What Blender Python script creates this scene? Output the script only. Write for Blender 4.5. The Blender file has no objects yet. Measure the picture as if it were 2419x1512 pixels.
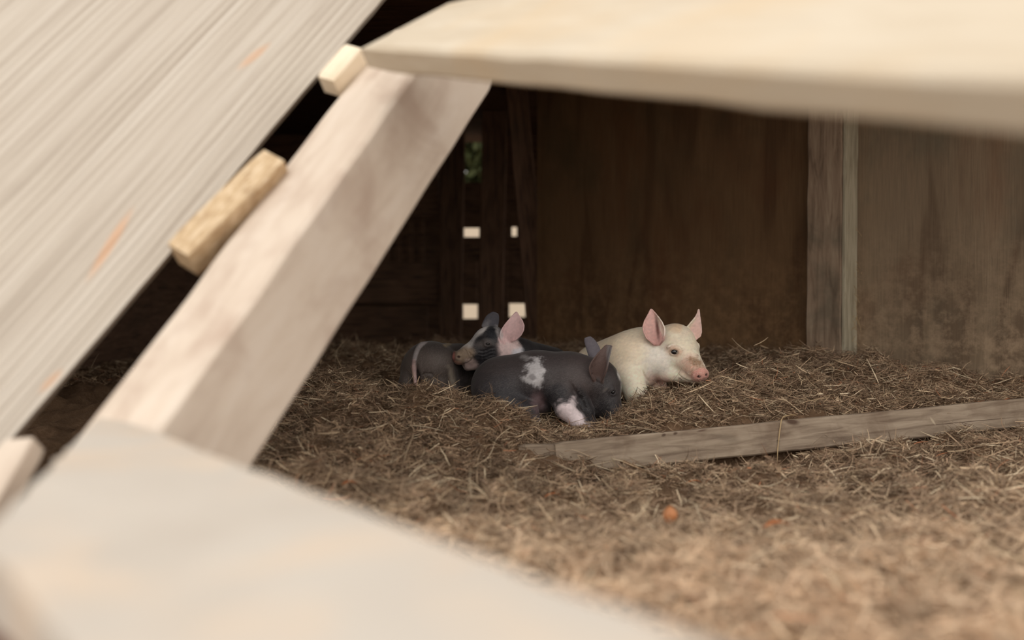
import bpy, math, numpy as np
from mathutils import Vector, Matrix
RNG = np.random.default_rng(7)
S = bpy.context.scene
COL = S.collection

# ---------------------------------------------------------------- camera
FPX = 2419 * 35 / 36
CAM_Z = 0.42
PITCH = math.atan(56 / FPX)
FOCUS = 2.85
cd = bpy.data.cameras.new('camera')
cd.lens = 35; cd.sensor_width = 36; cd.sensor_fit = 'HORIZONTAL'
cd.clip_start = 0.02; cd.clip_end = 200
cd.dof.use_dof = True; cd.dof.focus_distance = FOCUS; cd.dof.aperture_fstop = 1.45
cam = bpy.data.objects.new('camera', cd); COL.objects.link(cam)
cam.location = (0, 0, CAM_Z)
cam.rotation_euler = (math.pi / 2 - PITCH, 0, 0)
S.camera = cam
S.view_settings.view_transform = 'Standard'
S.view_settings.look = 'None'
S.view_settings.exposure = 0.22
S.view_settings.gamma = 1.0
S.view_settings.use_curve_mapping = False

# ---------------------------------------------------------------- daylight
w = bpy.data.worlds.new('overcast_sky'); S.world = w; w.use_nodes = True
nt = w.node_tree; nt.nodes.clear()
wo = nt.nodes.new('ShaderNodeOutputWorld'); bg = nt.nodes.new('ShaderNodeBackground')
tc = nt.nodes.new('ShaderNodeTexCoord'); sx = nt.nodes.new('ShaderNodeSeparateXYZ')
rp = nt.nodes.new('ShaderNodeValToRGB')
rp.color_ramp.elements[0].position = 0.0; rp.color_ramp.elements[0].color = (0.62, 0.55, 0.46, 1)
rp.color_ramp.elements[1].position = 1.0; rp.color_ramp.elements[1].color = (0.50, 0.50, 0.49, 1)
e_ = rp.color_ramp.elements.new(0.06); e_.color = (0.92, 0.86, 0.78, 1)
e_ = rp.color_ramp.elements.new(0.35); e_.color = (0.90, 0.87, 0.82, 1)
nt.links.new(tc.outputs['Generated'], sx.inputs[0]); nt.links.new(sx.outputs['Z'], rp.inputs[0])
nt.links.new(rp.outputs[0], bg.inputs[0]); nt.links.new(bg.outputs[0], wo.inputs[0])
bg.inputs[1].default_value = 1.75
sd = bpy.data.lights.new('soft_sun', 'SUN'); sd.energy = 0.98; sd.angle = math.radians(40); sd.color = (1.0, 0.96, 0.90)
so = bpy.data.objects.new('soft_sun', sd); COL.objects.link(so)
so.rotation_euler = Vector((0.27, 0.52, -0.81)).to_track_quat('-Z', 'Y').to_euler()

# ---------------------------------------------------------------- helpers
cp, sp = math.cos(PITCH), math.sin(PITCH)
def P(px, py, Y):
    """place seen at a photo position, at distance Y along the ground from the camera"""
    a = (px - 1209.5) / FPX; b = (756 - py) / FPX
    dx, dy, dz = a, cp + b * sp, -sp + b * cp
    k = Y / dy
    return Vector((dx * k, Y, CAM_Z + dz * k))

def tag(o, label=None, cat=None, group=None, kind=None):
    if label: o['label'] = label
    if cat: o['category'] = cat
    if group: o['group'] = group
    if kind: o['kind'] = kind
    return o

def mesh_obj(name, verts, faces, mat=None, parent=None, smooth=False, loc=None):
    me = bpy.data.meshes.new(name)
    me.from_pydata([tuple(v) for v in verts], [], [tuple(f) for f in faces]); me.update()
    if smooth: me.polygons.foreach_set('use_smooth', [True] * len(me.polygons))
    if mat: me.materials.append(mat)
    o = bpy.data.objects.new(name, me); COL.objects.link(o)
    if loc is not None: o.location = loc
    if parent: o.parent = parent
    return o

def fast_mesh(name, V, F, mat=None, parent=None, smooth=True, colors=None, loc=None):
    """V (n,3) float, F (m,k) int"""
    me = bpy.data.meshes.new(name)
    me.vertices.add(len(V)); me.vertices.foreach_set('co', np.asarray(V, np.float32).ravel())
    m, k = F.shape
    me.loops.add(m * k); me.loops.foreach_set('vertex_index', F.astype(np.int32).ravel())
    me.polygons.add(m); me.polygons.foreach_set('loop_start', np.arange(0, m * k, k, dtype=np.int32))
    me.polygons.foreach_set('loop_total', np.full(m, k, np.int32))
    if smooth: me.polygons.foreach_set('use_smooth', np.ones(m, bool))
    if colors is not None:
        ca = me.color_attributes.new('coat', 'FLOAT_COLOR', 'POINT')
        c4 = np.ones((len(V), 4), np.float32); c4[:, :3] = colors
        ca.data.foreach_set('color', c4.ravel())
    me.update(); me.validate()
    if mat: me.materials.append(mat)
    o = bpy.data.objects.new(name, me); COL.objects.link(o)
    if loc is not None: o.location = loc
    if parent: o.parent = parent
    return o

def lin(r, g, b):
    f = lambda c: (c / 255 / 12.92) if c <= 10 else ((c / 255 + 0.055) / 1.055) ** 2.4
    return np.array([f(r), f(g), f(b)])

def material(name, rough=0.8, spec=0.3):
    m = bpy.data.materials.new(name); m.use_nodes = True
    b = m.node_tree.nodes['Principled BSDF']
    b.inputs['Roughness'].default_value = rough
    b.inputs['Specular IOR Level'].default_value = spec
    return m, m.node_tree, b

def ramp(nt, stops, fac):
    r = nt.nodes.new('ShaderNodeValToRGB'); cr = r.color_ramp
    while len(cr.elements) < len(stops): cr.elements.new(0.5)
    for e, (p, c) in zip(cr.elements, stops):
        e.position = p; e.color = (*lin(*c), 1)
    nt.links.new(fac, r.inputs[0]); return r.outputs[0]

def noise(nt, vec, scale, detail=5, rough=0.6, dist=0.0):
    n = nt.nodes.new('ShaderNodeTexNoise'); n.inputs['Scale'].default_value = scale
    n.inputs['Detail'].default_value = detail; n.inputs['Roughness'].default_value = rough
    n.inputs['Distortion'].default_value = dist
    nt.links.new(vec, n.inputs['Vector']); return n.outputs['Fac']

def mapping(nt, scale, rot=(0, 0, 0), coord='Object', loc=(0, 0, 0)):
    t = nt.nodes.new('ShaderNodeTexCoord'); m = nt.nodes.new('ShaderNodeMapping')
    m.inputs['Scale'].default_value = scale; m.inputs['Rotation'].default_value = rot
    m.inputs['Location'].default_value = loc
    nt.links.new(t.outputs[coord], m.inputs[0]); return m.outputs[0]

def mix(nt, fac, a, b, mode='MIX'):
    m = nt.nodes.new('ShaderNodeMix'); m.data_type = 'RGBA'; m.blend_type = mode
    if isinstance(fac, (int, float)): m.inputs[0].default_value = fac
    else: nt.links.new(fac, m.inputs[0])
    for i, x in ((6, a), (7, b)):
        if hasattr(x, 'links'): nt.links.new(x, m.inputs[i])
        else: m.inputs[i].default_value = (*lin(*x), 1)
    return m.outputs[2]

def bump(nt, b, h, strength, dist=0.01):
    n = nt.nodes.new('ShaderNodeBump'); n.inputs['Strength'].default_value = strength
    n.inputs['Distance'].default_value = dist
    nt.links.new(h, n.inputs['Height']); nt.links.new(n.outputs[0], b.inputs['Normal'])

def wood(name, stops, along=(1, 14, 14), scale=6, stain=None, stain_scale=2.5, bstr=0.25, rough=0.8, blotch=0.35):
    """sawn timber; grain runs along the object's own x axis"""
    m, nt, b = material(name, rough)
    v = mapping(nt, along)
    g = noise(nt, v, scale, 6, 0.6, 0.6)
    c = ramp(nt, stops, g)
    v2 = mapping(nt, (1, 1, 1))
    if stain:
        s = noise(nt, v2, stain_scale, 4, 0.6, 0.5)
        mr = nt.nodes.new('ShaderNodeMapRange'); mr.inputs[1].default_value = 0.5; mr.inputs[2].default_value = 0.7
        mr.inputs[4].default_value = blotch
        nt.links.new(s, mr.inputs[0]); c = mix(nt, mr.outputs[0], c, stain)
    nt.links.new(c, b.inputs['Base Color']); bump(nt, b, g, bstr, 0.004)
    return m

# ---------------------------------------------------------------- materials
M_fresh = wood('fresh_pine', [(0.25, (214, 194, 166)), (0.5, (232, 216, 192)), (0.75, (240, 228, 208))], (1, 5, 5), 5, (214, 186, 150), 4, 0.1)
M_timber = wood('rough_timber', [(0.25, (190, 172, 156)), (0.5, (206, 190, 174)), (0.75, (214, 200, 186))], (1, 4, 4), 6, (170, 146, 130), 7, 0.15, blotch=0.6)
M_header = wood('header_pine', [(0.25, (184, 168, 146)), (0.5, (194, 180, 160)), (0.75, (202, 190, 172))], (1, 6, 6), 5, (200, 172, 134), 4, 0.1)
M_siding = wood('weathered_siding', [(0.32, (172, 160, 147)), (0.48, (188, 177, 164)), (0.62, (196, 186, 174))], (0.5, 22, 1), 2.6, (196, 186, 172), 3, 0.5)
M_osb = wood('strand_edge', [(0.3, (168, 140, 108)), (0.5, (198, 172, 138)), (0.7, (220, 200, 172))], (3, 10, 10), 12, (120, 90, 60), 20, 0.4)
M_plank = wood('grey_lumber', [(0.3, (110, 93, 79)), (0.5, (146, 129, 111)), (0.72, (168, 151, 132))], (1, 9, 9), 7, (98, 76, 60), 9, 0.35, blotch=0.55)
M_stud = wood('old_stud', [(0.3, (112, 92, 76)), (0.5, (148, 126, 106)), (0.7, (168, 148, 126))], (1, 8, 8), 6, (96, 88, 74), 5, 0.3, blotch=0.6)
M_rust = wood('red_brown_timber', [(0.3, (66, 34, 22)), (0.5, (96, 54, 34)), (0.7, (120, 72, 46))], (1, 8, 8), 6)
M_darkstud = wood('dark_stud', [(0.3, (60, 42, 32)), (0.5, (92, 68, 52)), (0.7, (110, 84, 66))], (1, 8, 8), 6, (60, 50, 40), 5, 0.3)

def plywood_mat(name='weathered_plywood', tint=(255, 255, 255)):
    m, nt, b = material(name, 0.85)
    # object x along the wall, z up: plywood figure runs vertically with swirls
    v = mapping(nt, (5, 5, 0.9))
    warp = noise(nt, v, 1.1, 2, 0.5, 0.4)
    wv = nt.nodes.new('ShaderNodeMath'); wv.operation = 'MULTIPLY'; wv.inputs[1].default_value = 17
    nt.links.new(warp, wv.inputs[0])
    fr = nt.nodes.new('ShaderNodeMath'); fr.operation = 'SINE'; nt.links.new(wv.outputs[0], fr.inputs[0])
    mr = nt.nodes.new('ShaderNodeMapRange'); mr.inputs[1].default_value = -1; nt.links.new(fr.outputs[0], mr.inputs[0])
    figure = ramp(nt, [(0.0, (118, 100, 82)), (0.3, (134, 116, 96)), (1.0, (144, 126, 105))], mr.outputs[0])
    fine = noise(nt, mapping(nt, (60, 60, 2.2)), 3, 6, 0.65)
    c = mix(nt, 0.75, figure, ramp(nt, [(0.32, (140, 124, 110)), (0.5, (214, 200, 184)), (0.68, (255, 250, 238))], fine), 'MULTIPLY')
    c2 = mix(nt, 0.5, c, figure)
    # broad weather stains: russet and mouldy grey green
    st = noise(nt, mapping(nt, (1, 1, 0.45), loc=(3, 0, 1)), 1.9, 5, 0.6, 0.3)
    mr2 = nt.nodes.new('ShaderNodeMapRange'); mr2.inputs[1].default_value = 0.48; mr2.inputs[2].default_value = 0.66; mr2.inputs[4].default_value = 0.55
    nt.links.new(st, mr2.inputs[0]); c3 = mix(nt, mr2.outputs[0], c2, (112, 72, 48))
    mg = noise(nt, mapping(nt, (1, 1, 0.7), loc=(9, 2, 4)), 2.7, 5, 0.65, 0.3)
    mr3 = nt.nodes.new('ShaderNodeMapRange'); mr3.inputs[1].default_value = 0.5; mr3.inputs[2].default_value = 0.7; mr3.inputs[4].default_value = 0.6
    nt.links.new(mg, mr3.inputs[0]); c4 = mix(nt, mr3.outputs[0], c3, (96, 92, 78))
    # dried mud splashes near the straw
    tco = nt.nodes.new('ShaderNodeTexCoord'); sp_ = nt.nodes.new('ShaderNodeSeparateXYZ')
    nt.links.new(tco.outputs['Object'], sp_.inputs[0])
    mz = nt.nodes.new('ShaderNodeMapRange'); mz.inputs[1].default_value = 0.75; mz.inputs[2].default_value = 0.15
    nt.links.new(sp_.outputs['Z'], mz.inputs[0])
    sc = noise(nt, mapping(nt, (1, 1, 1)), 17, 7, 0.75)
    mm = nt.nodes.new('ShaderNodeMath'); mm.operation = 'MULTIPLY'
    mr4 = nt.nodes.new('ShaderNodeMapRange'); mr4.inputs[1].default_value = 0.45; mr4.inputs[2].default_value = 0.62; mr4.inputs[4].default_value = 0.95
    nt.links.new(sc, mr4.inputs[0]); nt.links.new(mz.outputs[0], mm.inputs[0]); nt.links.new(mr4.outputs[0], mm.inputs[1])
    c5 = mix(nt, mm.outputs[0], c4, (172, 148, 122))
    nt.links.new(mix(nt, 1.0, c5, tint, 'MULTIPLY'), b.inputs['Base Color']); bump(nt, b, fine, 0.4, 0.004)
    return m
M_ply = plywood_mat()
M_ply_dark = plywood_mat('darker_plywood', (220, 198, 174))  # same plywood, given a darker and warmer tint for the rear panel

def soil_mat():
    m, nt, b = material('dung_soil', 0.95, 0.15)
    n1 = noise(nt, mapping(nt, (1, 1, 1)), 30, 8, 0.75)
    n2 = noise(nt, mapping(nt, (1, 1, 1)), 3, 4, 0.6)
    c = ramp(nt, [(0.3, (96, 74, 56)), (0.5, (130, 103, 80)), (0.7, (160, 132, 106))], n1)
    c = mix(nt, n2, c, (122, 96, 74))
    nt.links.new(c, b.inputs['Base Color']); bump(nt, b, n1, 0.9, 0.015)
    return m
M_soil = soil_mat()

def attr_mat(name, rough, spec=0.3, bscale=None, bstr=0.3, sss=0, sheen=0, trans=0):
    m, nt, b = material(name, rough, spec)
    a = nt.nodes.new('ShaderNodeAttribute'); a.attribute_name = 'coat'
    nt.links.new(a.outputs['Color'], b.inputs['Base Color'])
    if bscale:
        n = noise(nt, mapping(nt, (1, 1, 1)), bscale, 4, 0.6)
        bump(nt, b, n, bstr, 0.002)
    if sss:
        b.inputs['Subsurface Weight'].default_value = sss
        b.inputs['Subsurface Radius'].default_value = (1.0, 0.4, 0.25)
        b.inputs['Subsurface Scale'].default_value = 0.008
    if sheen:
        b.inputs['Sheen Weight'].default_value = sheen; b.inputs['Sheen Roughness'].default_value = 0.4
    return m
M_straw = attr_mat('straw', 0.7, 0.3)
M_pink = attr_mat('pale_pig_skin', 0.6, 0.25, 420, 0.35, 0.25, 0.15)
M_dark = attr_mat('dark_pig_skin', 0.5, 0.35, 420, 0.45, 0.0, 0.2)
M_bristle = attr_mat('bristles', 0.5, 0.4)
def plain(name, rgb, rough, spec=0.3):
    m, nt, b = material(name, rough, spec)
    n = noise(nt, mapping(nt, (1, 1, 1)), 60, 3)
    nt.links.new(mix(nt, n, tuple(int(c * 0.8) for c in rgb), rgb), b.inputs['Base Color']); return m
M_eye = plain('wet_eye', (26, 22, 24), 0.08, 0.8)
M_leaf = plain('dry_leaf', (196, 120, 74), 0.7)
M_nut = plain('nut_shell', (206, 138, 92), 0.5)
M_green = plain('foliage', (70, 76, 40), 0.7)
M_metal = plain('white_metal', (190, 200, 210), 0.4)

# ---------------------------------------------------------------- boxes and beams
def frame_box(name, origin, ax, ay, az, lx, ly, lz, mat, label, cat, group=None, kind=None, cuts=10, wob=0.0, bev=0.004, parent=None):
    """box with its own axes; origin at one corner; grain along x; slightly uneven faces and worn edges"""
    R = Matrix((ax, ay, az)).transposed()
    nx = max(2, cuts)
    xs = np.linspace(0, lx, nx + 1)
    rng = np.random.default_rng(abs(hash(label)) % 1000 if False else len(label or name) * 31 + int(lx * 1000))
    prof = []
    b = min(bev, ly * 0.2, lz * 0.2)
    prof = [(b, 0), (ly - b, 0), (ly, b), (ly, lz - b), (ly - b, lz), (b, lz), (0, lz - b), (0, b)]
    ph = rng.uniform(0, 6.28, (2, 6)); fq = rng.uniform(3, 40, 6)
    wv = lambda x, e: sum(math.sin(x * fq[q] + ph[int(e), q]) / (1 + q * .4) for q in range(6)) * .6
    V = []
    for i, x in enumerate(xs):
        inset = b if i in (0, nx) else 0
        for (y, z) in prof:
            yy = min(max(y, inset), ly - inset); zz = min(max(z, inset), lz - inset)
            V.append((x, yy + wob * wv(x, y > ly / 2), zz + wob * wv(x + 5, z > lz / 2)))
    F = []
    k = 8
    for i in range(nx):
        for j in range(k):
            F.append((i * k + j, i * k + (j + 1) % k, (i + 1) * k + (j + 1) % k, (i + 1) * k + j))
    F.append(tuple(reversed(range(k)))); F.append(tuple(nx * k + j for j in range(k)))
    o = mesh_obj(name, V, F, mat)
    me = o.data
    import bmesh
    bm = bmesh.new(); bm.from_mesh(me); bmesh.ops.recalc_face_normals(bm, faces=bm.faces); bm.to_mesh(me); bm.free()
    o.matrix_world = Matrix.Translation(origin) @ R.to_4x4()
    if parent: o.parent = parent
    return tag(o, label, cat, group, kind)

UP = Vector((0, 0, 1))
def perp(v, a): return v - a * v.dot(a)

def crease_beam(name, M0, M1, L, R, mat, label, cat, ext0=0, ext1=0, lenL=None, lenR=None, **kw):
    """beam whose nearest long edge runs M0-M1; faces towards L and R"""
    a = (M1 - M0).normalized()
    vR = perp(R - M0, a); lr = lenR or vR.length; vR.normalize()
    vL = perp(L - M0, a); vL = (vL - vR * vL.dot(vR)); ll = lenL or vL.length; vL.normalize()
    o = M0 - a * ext0
    if a.cross(vR).dot(vL) < 0:
        return frame_box(name, o, a, vL, vR, (M1 - M0).length + ext0 + ext1, ll, lr, mat, label, cat, **kw)
    return frame_box(name, o, a, vR, vL, (M1 - M0).length + ext0 + ext1, lr, ll, mat, label, cat, **kw)

# ---------------------------------------------------------------- ground shape
_pts = []
def G(px, py, Y): _pts.append(tuple(P(px, py, Y)))
for x in (-1.6, -0.8, 0, 0.8, 1.6):
    for y in (0.2, 0.9, 1.5): _pts.append((x, y, 0.0 if y > .3 else -0.01))
for a_ in [(1010, 908, 2.62), (860, 914, 2.66), (720, 950, 2.65), (600, 960, 2.7), (1110, 948, 2.62), (1180, 975, 2.62), (1240, 992, 2.62), (1310, 1006, 2.64), (1390, 1018, 2.66),
          (1450, 992, 2.68), (1500, 970, 2.72), (1530, 952, 2.74), (1570, 925, 2.76), (1640, 914, 2.78), (1700, 903, 2.85), (1800, 880, 2.95), (2000, 862, 3.1), (2150, 868, 3.2), (2300, 902, 3.08), (2419, 920, 2.98),
          (900, 1010, 2.4), (800, 1090, 2.2), (640, 1060, 2.3), (1150, 1070, 2.42), (1000, 1150, 2.1), (1310, 1100, 2.42), (1500, 1010, 2.62), (1900, 965, 2.75), (2300, 932, 2.92),
          (2419, 1015, 2.7), (2100, 1060, 2.55), (1800, 1112, 2.38), (1500, 1120, 2.36), (1200, 1300, 1.7), (1900, 1250, 1.8), (2400, 1180, 2.0),
          (1030, 935, 2.9), (1200, 965, 2.9), (1350, 990, 2.85), (1480, 960, 2.85), (1590, 935, 2.92), (1000, 905, 3.1), (1250, 905, 3.15), (1600, 890, 3.2), (1750, 860, 3.3),
          (1800, 832, 3.7), (1950, 830, 3.5), (1600, 825, 4.0), (1350, 810, 4.4), (1100, 815, 5.0), (900, 830, 4.4), (700, 860, 3.6), (300, 900, 3.4), (800, 800, 6.2), (1300, 795, 6.2)]:
    G(*a_)
_pts += [(-2.2, 2, .02), (-2.0, 4, .12), (-2.2, 6.5, .12), (2.6, 2, .05), (3.0, 4.5, .2), (2, 7, .15), (0, 8, .1), (-2.5, -1, 0), (2.5, -1, 0)]
_pts = np.array(_pts)
def _phi(r): return r
_A = np.linalg.norm(_pts[:, None, :2] - _pts[None, :, :2], axis=2)
_n = len(_pts)
_K = np.zeros((_n + 3, _n + 3)); _K[:_n, :_n] = _phi(_A) - np.eye(_n) * 0.0015
_K[:_n, _n] = 1; _K[:_n, _n + 1:] = _pts[:, :2]; _K[_n, :_n] = 1; _K[_n + 1:, :_n] = _pts[:, :2].T
_W = np.linalg.solve(_K, np.concatenate([_pts[:, 2], np.zeros(3)]))
_wr = np.random.default_rng(3)
_waves = [(_wr.normal(0, f, 2), _wr.uniform(0, 6.28), amp) for f, amp, cnt in ((9, .004, 10), (26, .004, 16), (70, .002, 18)) for _ in range(cnt)]
KA = P(1312, 1046, 2.47); _kb = P(2470, 936, 2.86)
_kl = math.hypot(_kb.x - KA.x, _kb.y - KA.y)
KD = ((_kb.x - KA.x) / _kl, (_kb.y - KA.y) / _kl); KS = (_kb.z - KA.z) / _kl
def plank_d(x, y): return ((x - KA[0]) * KD[0] + (y - KA[1]) * KD[1]), (x - KA[0]) * KD[1] - (y - KA[1]) * KD[0]
def ground_z(x, y):
    x = np.asarray(x, float); y = np.asarray(y, float)
    out = np.full(x.shape, _W[_n]) + _W[_n + 1] * x + _W[_n + 2] * y
    for i in range(_n):
        out = out + _W[i] * _phi(np.sqrt((x - _pts[i, 0]) ** 2 + (y - _pts[i, 1]) ** 2 + 1e-4))
    out = out - 0.016 * np.clip((y - 1.7) / .5, 0, 1)
    # the fallen plank holds the litter back: lower in front of it
    t = ((x - KA[0]) * KD[0] + (y - KA[1]) * KD[1]); d = (x - KA[0]) * KD[1] - (y - KA[1]) * KD[0]
    zb = KA[2] + KS * t - 0.092 - 0.04 * np.exp(-((t - .52) / .25) ** 4) + 0.02 * np.exp(-((t - .02) / .08) ** 2) - .012 * np.clip((t - .7) / .3, 0, 1)
    zc = zb + np.clip(d - .03, 0, 1) * .12
    on = np.clip((t + .02) / .06, 0, 1) * np.clip((.42 - d) / .12, 0, 1) * np.clip((d + .045) / .006, 0, 1)
    out = np.where(out > zc, out + (zc - out) * on, out)
    zt = KA[2] + KS * t - .012 + np.clip(-(d + .045), 0, 1) * .8
    out = np.where((d < 0.01) & (d > -.3) & (t > -.03), np.minimum(out, zt), out)
    for k, ph, amp in _waves: out = out + amp * np.sin(k[0] * x + k[1] * y + ph)
    return out

def build_floor():
    nx, ny = 330, 460
    xs = np.linspace(-3.2, 3.6, nx); ys = 0.0 + np.linspace(0, 1, ny) ** 1.3 * 8.2 - 1.0
    X, Y = np.meshgrid(xs, ys, indexing='ij')
    Z = ground_z(X, Y)
    V = np.stack([X, Y, Z], -1).reshape(-1, 3)
    idx = np.arange(nx * ny).reshape(nx, ny)
    F = np.stack([idx[:-1, :-1], idx[1:, :-1], idx[1:, 1:], idx[:-1, 1:]], -1).reshape(-1, 4)
    o = fast_mesh('floor', V, F, M_soil)
    tag(o, 'brown trodden earth and litter of the pen floor', 'floor', kind='structure')
build_floor()

# yard far behind the shed, seen only through gaps
yard = mesh_obj('yard_ground', [(-14, -14, -.03), (14, -14, -.03), (14, 26, -.03), (-14, 26, -.03)], [(0, 1, 2, 3)], M_soil)
tag(yard, 'earth yard around the pen', 'ground', kind='structure')

# ---------------------------------------------------------------- shed shell
def slab(name, a, b, z0, z1, th, mat, side=1, **kw):
    """vertical panel from plan point a to b; thickness on the outer side"""
    A = Vector((a[0], a[1], z0)); B = Vector((b[0], b[1], z0))
    ax = (B - A).normalized(); az = Vector((0, 0, 1)); ay = az.cross(ax)
    ln = (B - A).length
    if side < 0: A = A - ay * th
    return frame_box(name, A, ax, ay, az, ln, th, z1 - z0, mat, bev=0.002, **kw)
d45 = Vector((-0.7071, 0.7071, 0)); n45 = Vector((-0.7071, -0.7071, 0))
post_c = Vector((1.19, 3.50, 0))        # on the plywood plane
wa = post_c - d45 * 1.9; wb = post_c + d45 * 1.52
def wall_piece(name, p, q, label, mat=None):
    """plywood with grain vertical; object axes: x along wall, z up"""
    ax = (q - p).normalized(); az = Vector((0, 0, 1)); ay = -n45
    if ax.cross(ay).dot(az) < 0: p, q = q, p; ax = -ax
    o = frame_box(name, Vector((p.x, p.y, -0.05)), ax, ay, az, (q - p).length, 0.02, 1.6, mat or M_ply, label, 'wall', kind='structure', bev=0.001)
    return o
wall_piece('wall_right', wa, post_c + d45 * 0.02, 'weathered grey-brown plywood panel right of the post')
frame_box('wall_batten', Vector((post_c.x, post_c.y, -.05)) + d45 * 0.05 - n45 * 0.05, UP, d45, UP.cross(d45), 1.5, 0.2, 0.02, M_darkstud, 'dark recessed strip between the two plywood panels', 'wall', kind='structure')  # dark strip added to stand for the shadow left of the post
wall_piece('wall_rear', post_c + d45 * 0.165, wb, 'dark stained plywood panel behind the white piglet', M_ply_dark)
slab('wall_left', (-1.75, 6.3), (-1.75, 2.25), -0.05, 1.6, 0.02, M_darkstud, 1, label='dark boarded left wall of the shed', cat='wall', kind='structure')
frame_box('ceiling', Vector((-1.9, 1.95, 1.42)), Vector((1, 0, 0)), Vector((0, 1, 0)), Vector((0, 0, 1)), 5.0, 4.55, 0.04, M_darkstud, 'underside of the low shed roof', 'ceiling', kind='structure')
# rear boards with gaps that let the yard show through
BY = 6.2
def back_board(px0, py0, px1, py1, label, name='wall_back'):
    a = P(px0, py1, BY); b = P(px1, py0, BY)
    return frame_box(name, Vector((a.x, BY, a.z)), Vector((1, 0, 0)), Vector((0, 1, 0)), UP, b.x - a.x, 0.025, b.z - a.z, M_darkstud, label, 'wall', kind='structure', bev=0.002)
holes = [(1093, 296, 1140, 430), (1096, 538, 1132, 560), (1094, 719, 1128, 753), (1209, 536, 1221, 558), (1203, 717, 1241, 749)]
xsplit = [560, 1093.5, 1140.5, 1200, 1245, 1500]
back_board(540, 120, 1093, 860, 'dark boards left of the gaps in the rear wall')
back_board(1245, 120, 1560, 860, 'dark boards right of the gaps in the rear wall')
def column(x0, x1, hs, word):
    y = 120
    for (a, b, c, d) in hs:
        back_board(x0, y, x1, b, 'dark board above a daylight gap, %s' % word)
        if a > x0: back_board(x0, b, a, d, 'dark strip left of a daylight gap, %s' % word)
        if c < x1: back_board(c, b, x1, d, 'dark strip right of a daylight gap, %s' % word)
        y = d
    back_board(x0, y, x1, 860, 'dark board below the daylight gaps, %s' % word)
column(1093, 1141, holes[:3], 'left column')
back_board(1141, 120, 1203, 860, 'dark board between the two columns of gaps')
column(1203, 1245, holes[3:], 'right column')

def stud(px0, px1, Y, side, label, top=(None, None), lean=0, depth=0.09, base_py=860, top_py=150, mat=None, name='wall_stud', group=None):
    b = P(px0, base_py, Y); b2 = P(px1, base_py, Y)
    t = P(px0 + lean, top_py, Y)
    az = (Vector((t.x, Y, t.z)) - b).normalized()
    ax_ = az; ay_ = Vector((0, 1, 0)); w_ = perp(Vector((1, 0, 0)), az).normalized()
    return frame_box(name, b, ax_, w_, ax_.cross(w_), (t - b).length, (b2 - b).x, depth, mat or M_darkstud, label, 'stud', group, bev=0.004)
stud(1036, 1088, 5.6, 0, 'dark upright stud left of the column of daylight gaps', lean=12)
stud(1128, 1186, 5.4, 0, 'dark upright stud between the two columns of daylight gaps', lean=14)
stud(1252, 1302, 4.75, 0, 'slanting brace leaning left against the rear plywood', lean=-62, name='wall_brace', depth=0.1)
# rails between the left studs
def rail(px0, py0, px1, py1, Y, label, name='wall_rail', th=0.04, mat=None):
    a = P(px0, py1, Y); b = P(px1, py0, Y)
    return frame_box(name, Vector((a.x, Y, a.z)), Vector((1, 0, 0)), Vector((0, 1, 0)), UP, b.x - a.x, th, b.z - a.z, mat or M_darkstud, label, 'rail', bev=0.004)
rail(620, 618, 1036, 716, 5.66, 'wide horizontal board low between the left wall and the first stud')
rail(620, 400, 1036, 516, 5.66, 'horizontal board higher up, above the row of thin slats')
rail(1086, 618, 1128, 716, 5.66, 'short horizontal board between the two dark studs', name='wall_rail')
for i, x in enumerate((905, 935, 962, 990)):
    rail(x, 512, x + 14, 622, 5.68, 'thin upright slat between the two rails, number %s from the left' % ('one', 'two', 'three', 'four')[i], name='wall_slat', th=0.02)
for i, o in enumerate([o for o in COL.objects if o.name.startswith('wall_slat')]):
    o['label'] = 'thin dark upright slat between the two rails of the rear wall'; o['group'] = 'slats between the rails'; o['category'] = 'slat'
rail(620, 720, 1010, 850, 5.75, 'dull low board under the wide rail', name='wall_board')

# the post on the plywood
pf = 0.132
frame_box('wall_post', Vector((post_c.x, post_c.y, 0.0)) - d45 * 0.01 + n45 * 0.0, UP, d45 * 1.0, UP.cross(d45), 1.42, pf, 0.09, M_stud,
          'upright grey-brown post standing against the plywood', 'post', bev=0.005, cuts=30, wob=0.0012)
po_ = bpy.data.objects['wall_post']
M_lit_side = wood('lit_side_wood', [(0.3, (138, 128, 108)), (0.5, (172, 162, 140)), (0.7, (194, 184, 162))], (1, 8, 8), 6)
es_ = frame_box('edge_strip', Vector((post_c.x, post_c.y, 0.0)) - d45 * 0.024 + n45 * 0.0, UP, d45, UP.cross(d45), 1.41, .013, .088, M_lit_side, 'paler silvery edge strip', None, bev=.002, cuts=20, wob=.0008)  # added strip; light on the post's right side is put into its colour
es_.parent = po_; es_.matrix_parent_inverse = po_.matrix_world.inverted()

# outside: foliage and pale rail behind the gap
def leaf_cloud(name, c, r, n, mat, label):
    rg = np.random.default_rng(5)
    p = rg.normal(0, 1, (n, 3)); p /= np.linalg.norm(p, axis=1)[:, None]; p *= (rg.uniform(0, 1, n) ** .4)[:, None] * np.array(r)
    u = rg.normal(0, 1, (n, 3)); u /= np.linalg.norm(u, axis=1)[:, None]; v = np.cross(u, rg.normal(0, 1, (n, 3))); v /= np.linalg.norm(v, axis=1)[:, None]
    s = rg.uniform(.03, .07, n)[:, None]
    V = np.stack([p - u * s, p + v * s * .5, p + u * s, p - v * s * .5], 1).reshape(-1, 3)
    F = np.arange(4 * n).reshape(n, 4)
    o = fast_mesh(name, V, F, mat, smooth=False); o.location = c
    tag(o, label, 'bush')
leaf_cloud('small_tree', Vector((-0.45, 9.0, 2.0)), (.8, .5, .75), 9000, M_green, 'dull green tree outside, glimpsed through the upper gap')
M_far = plain('pale_render', (222, 206, 184), 0.8)
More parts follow.
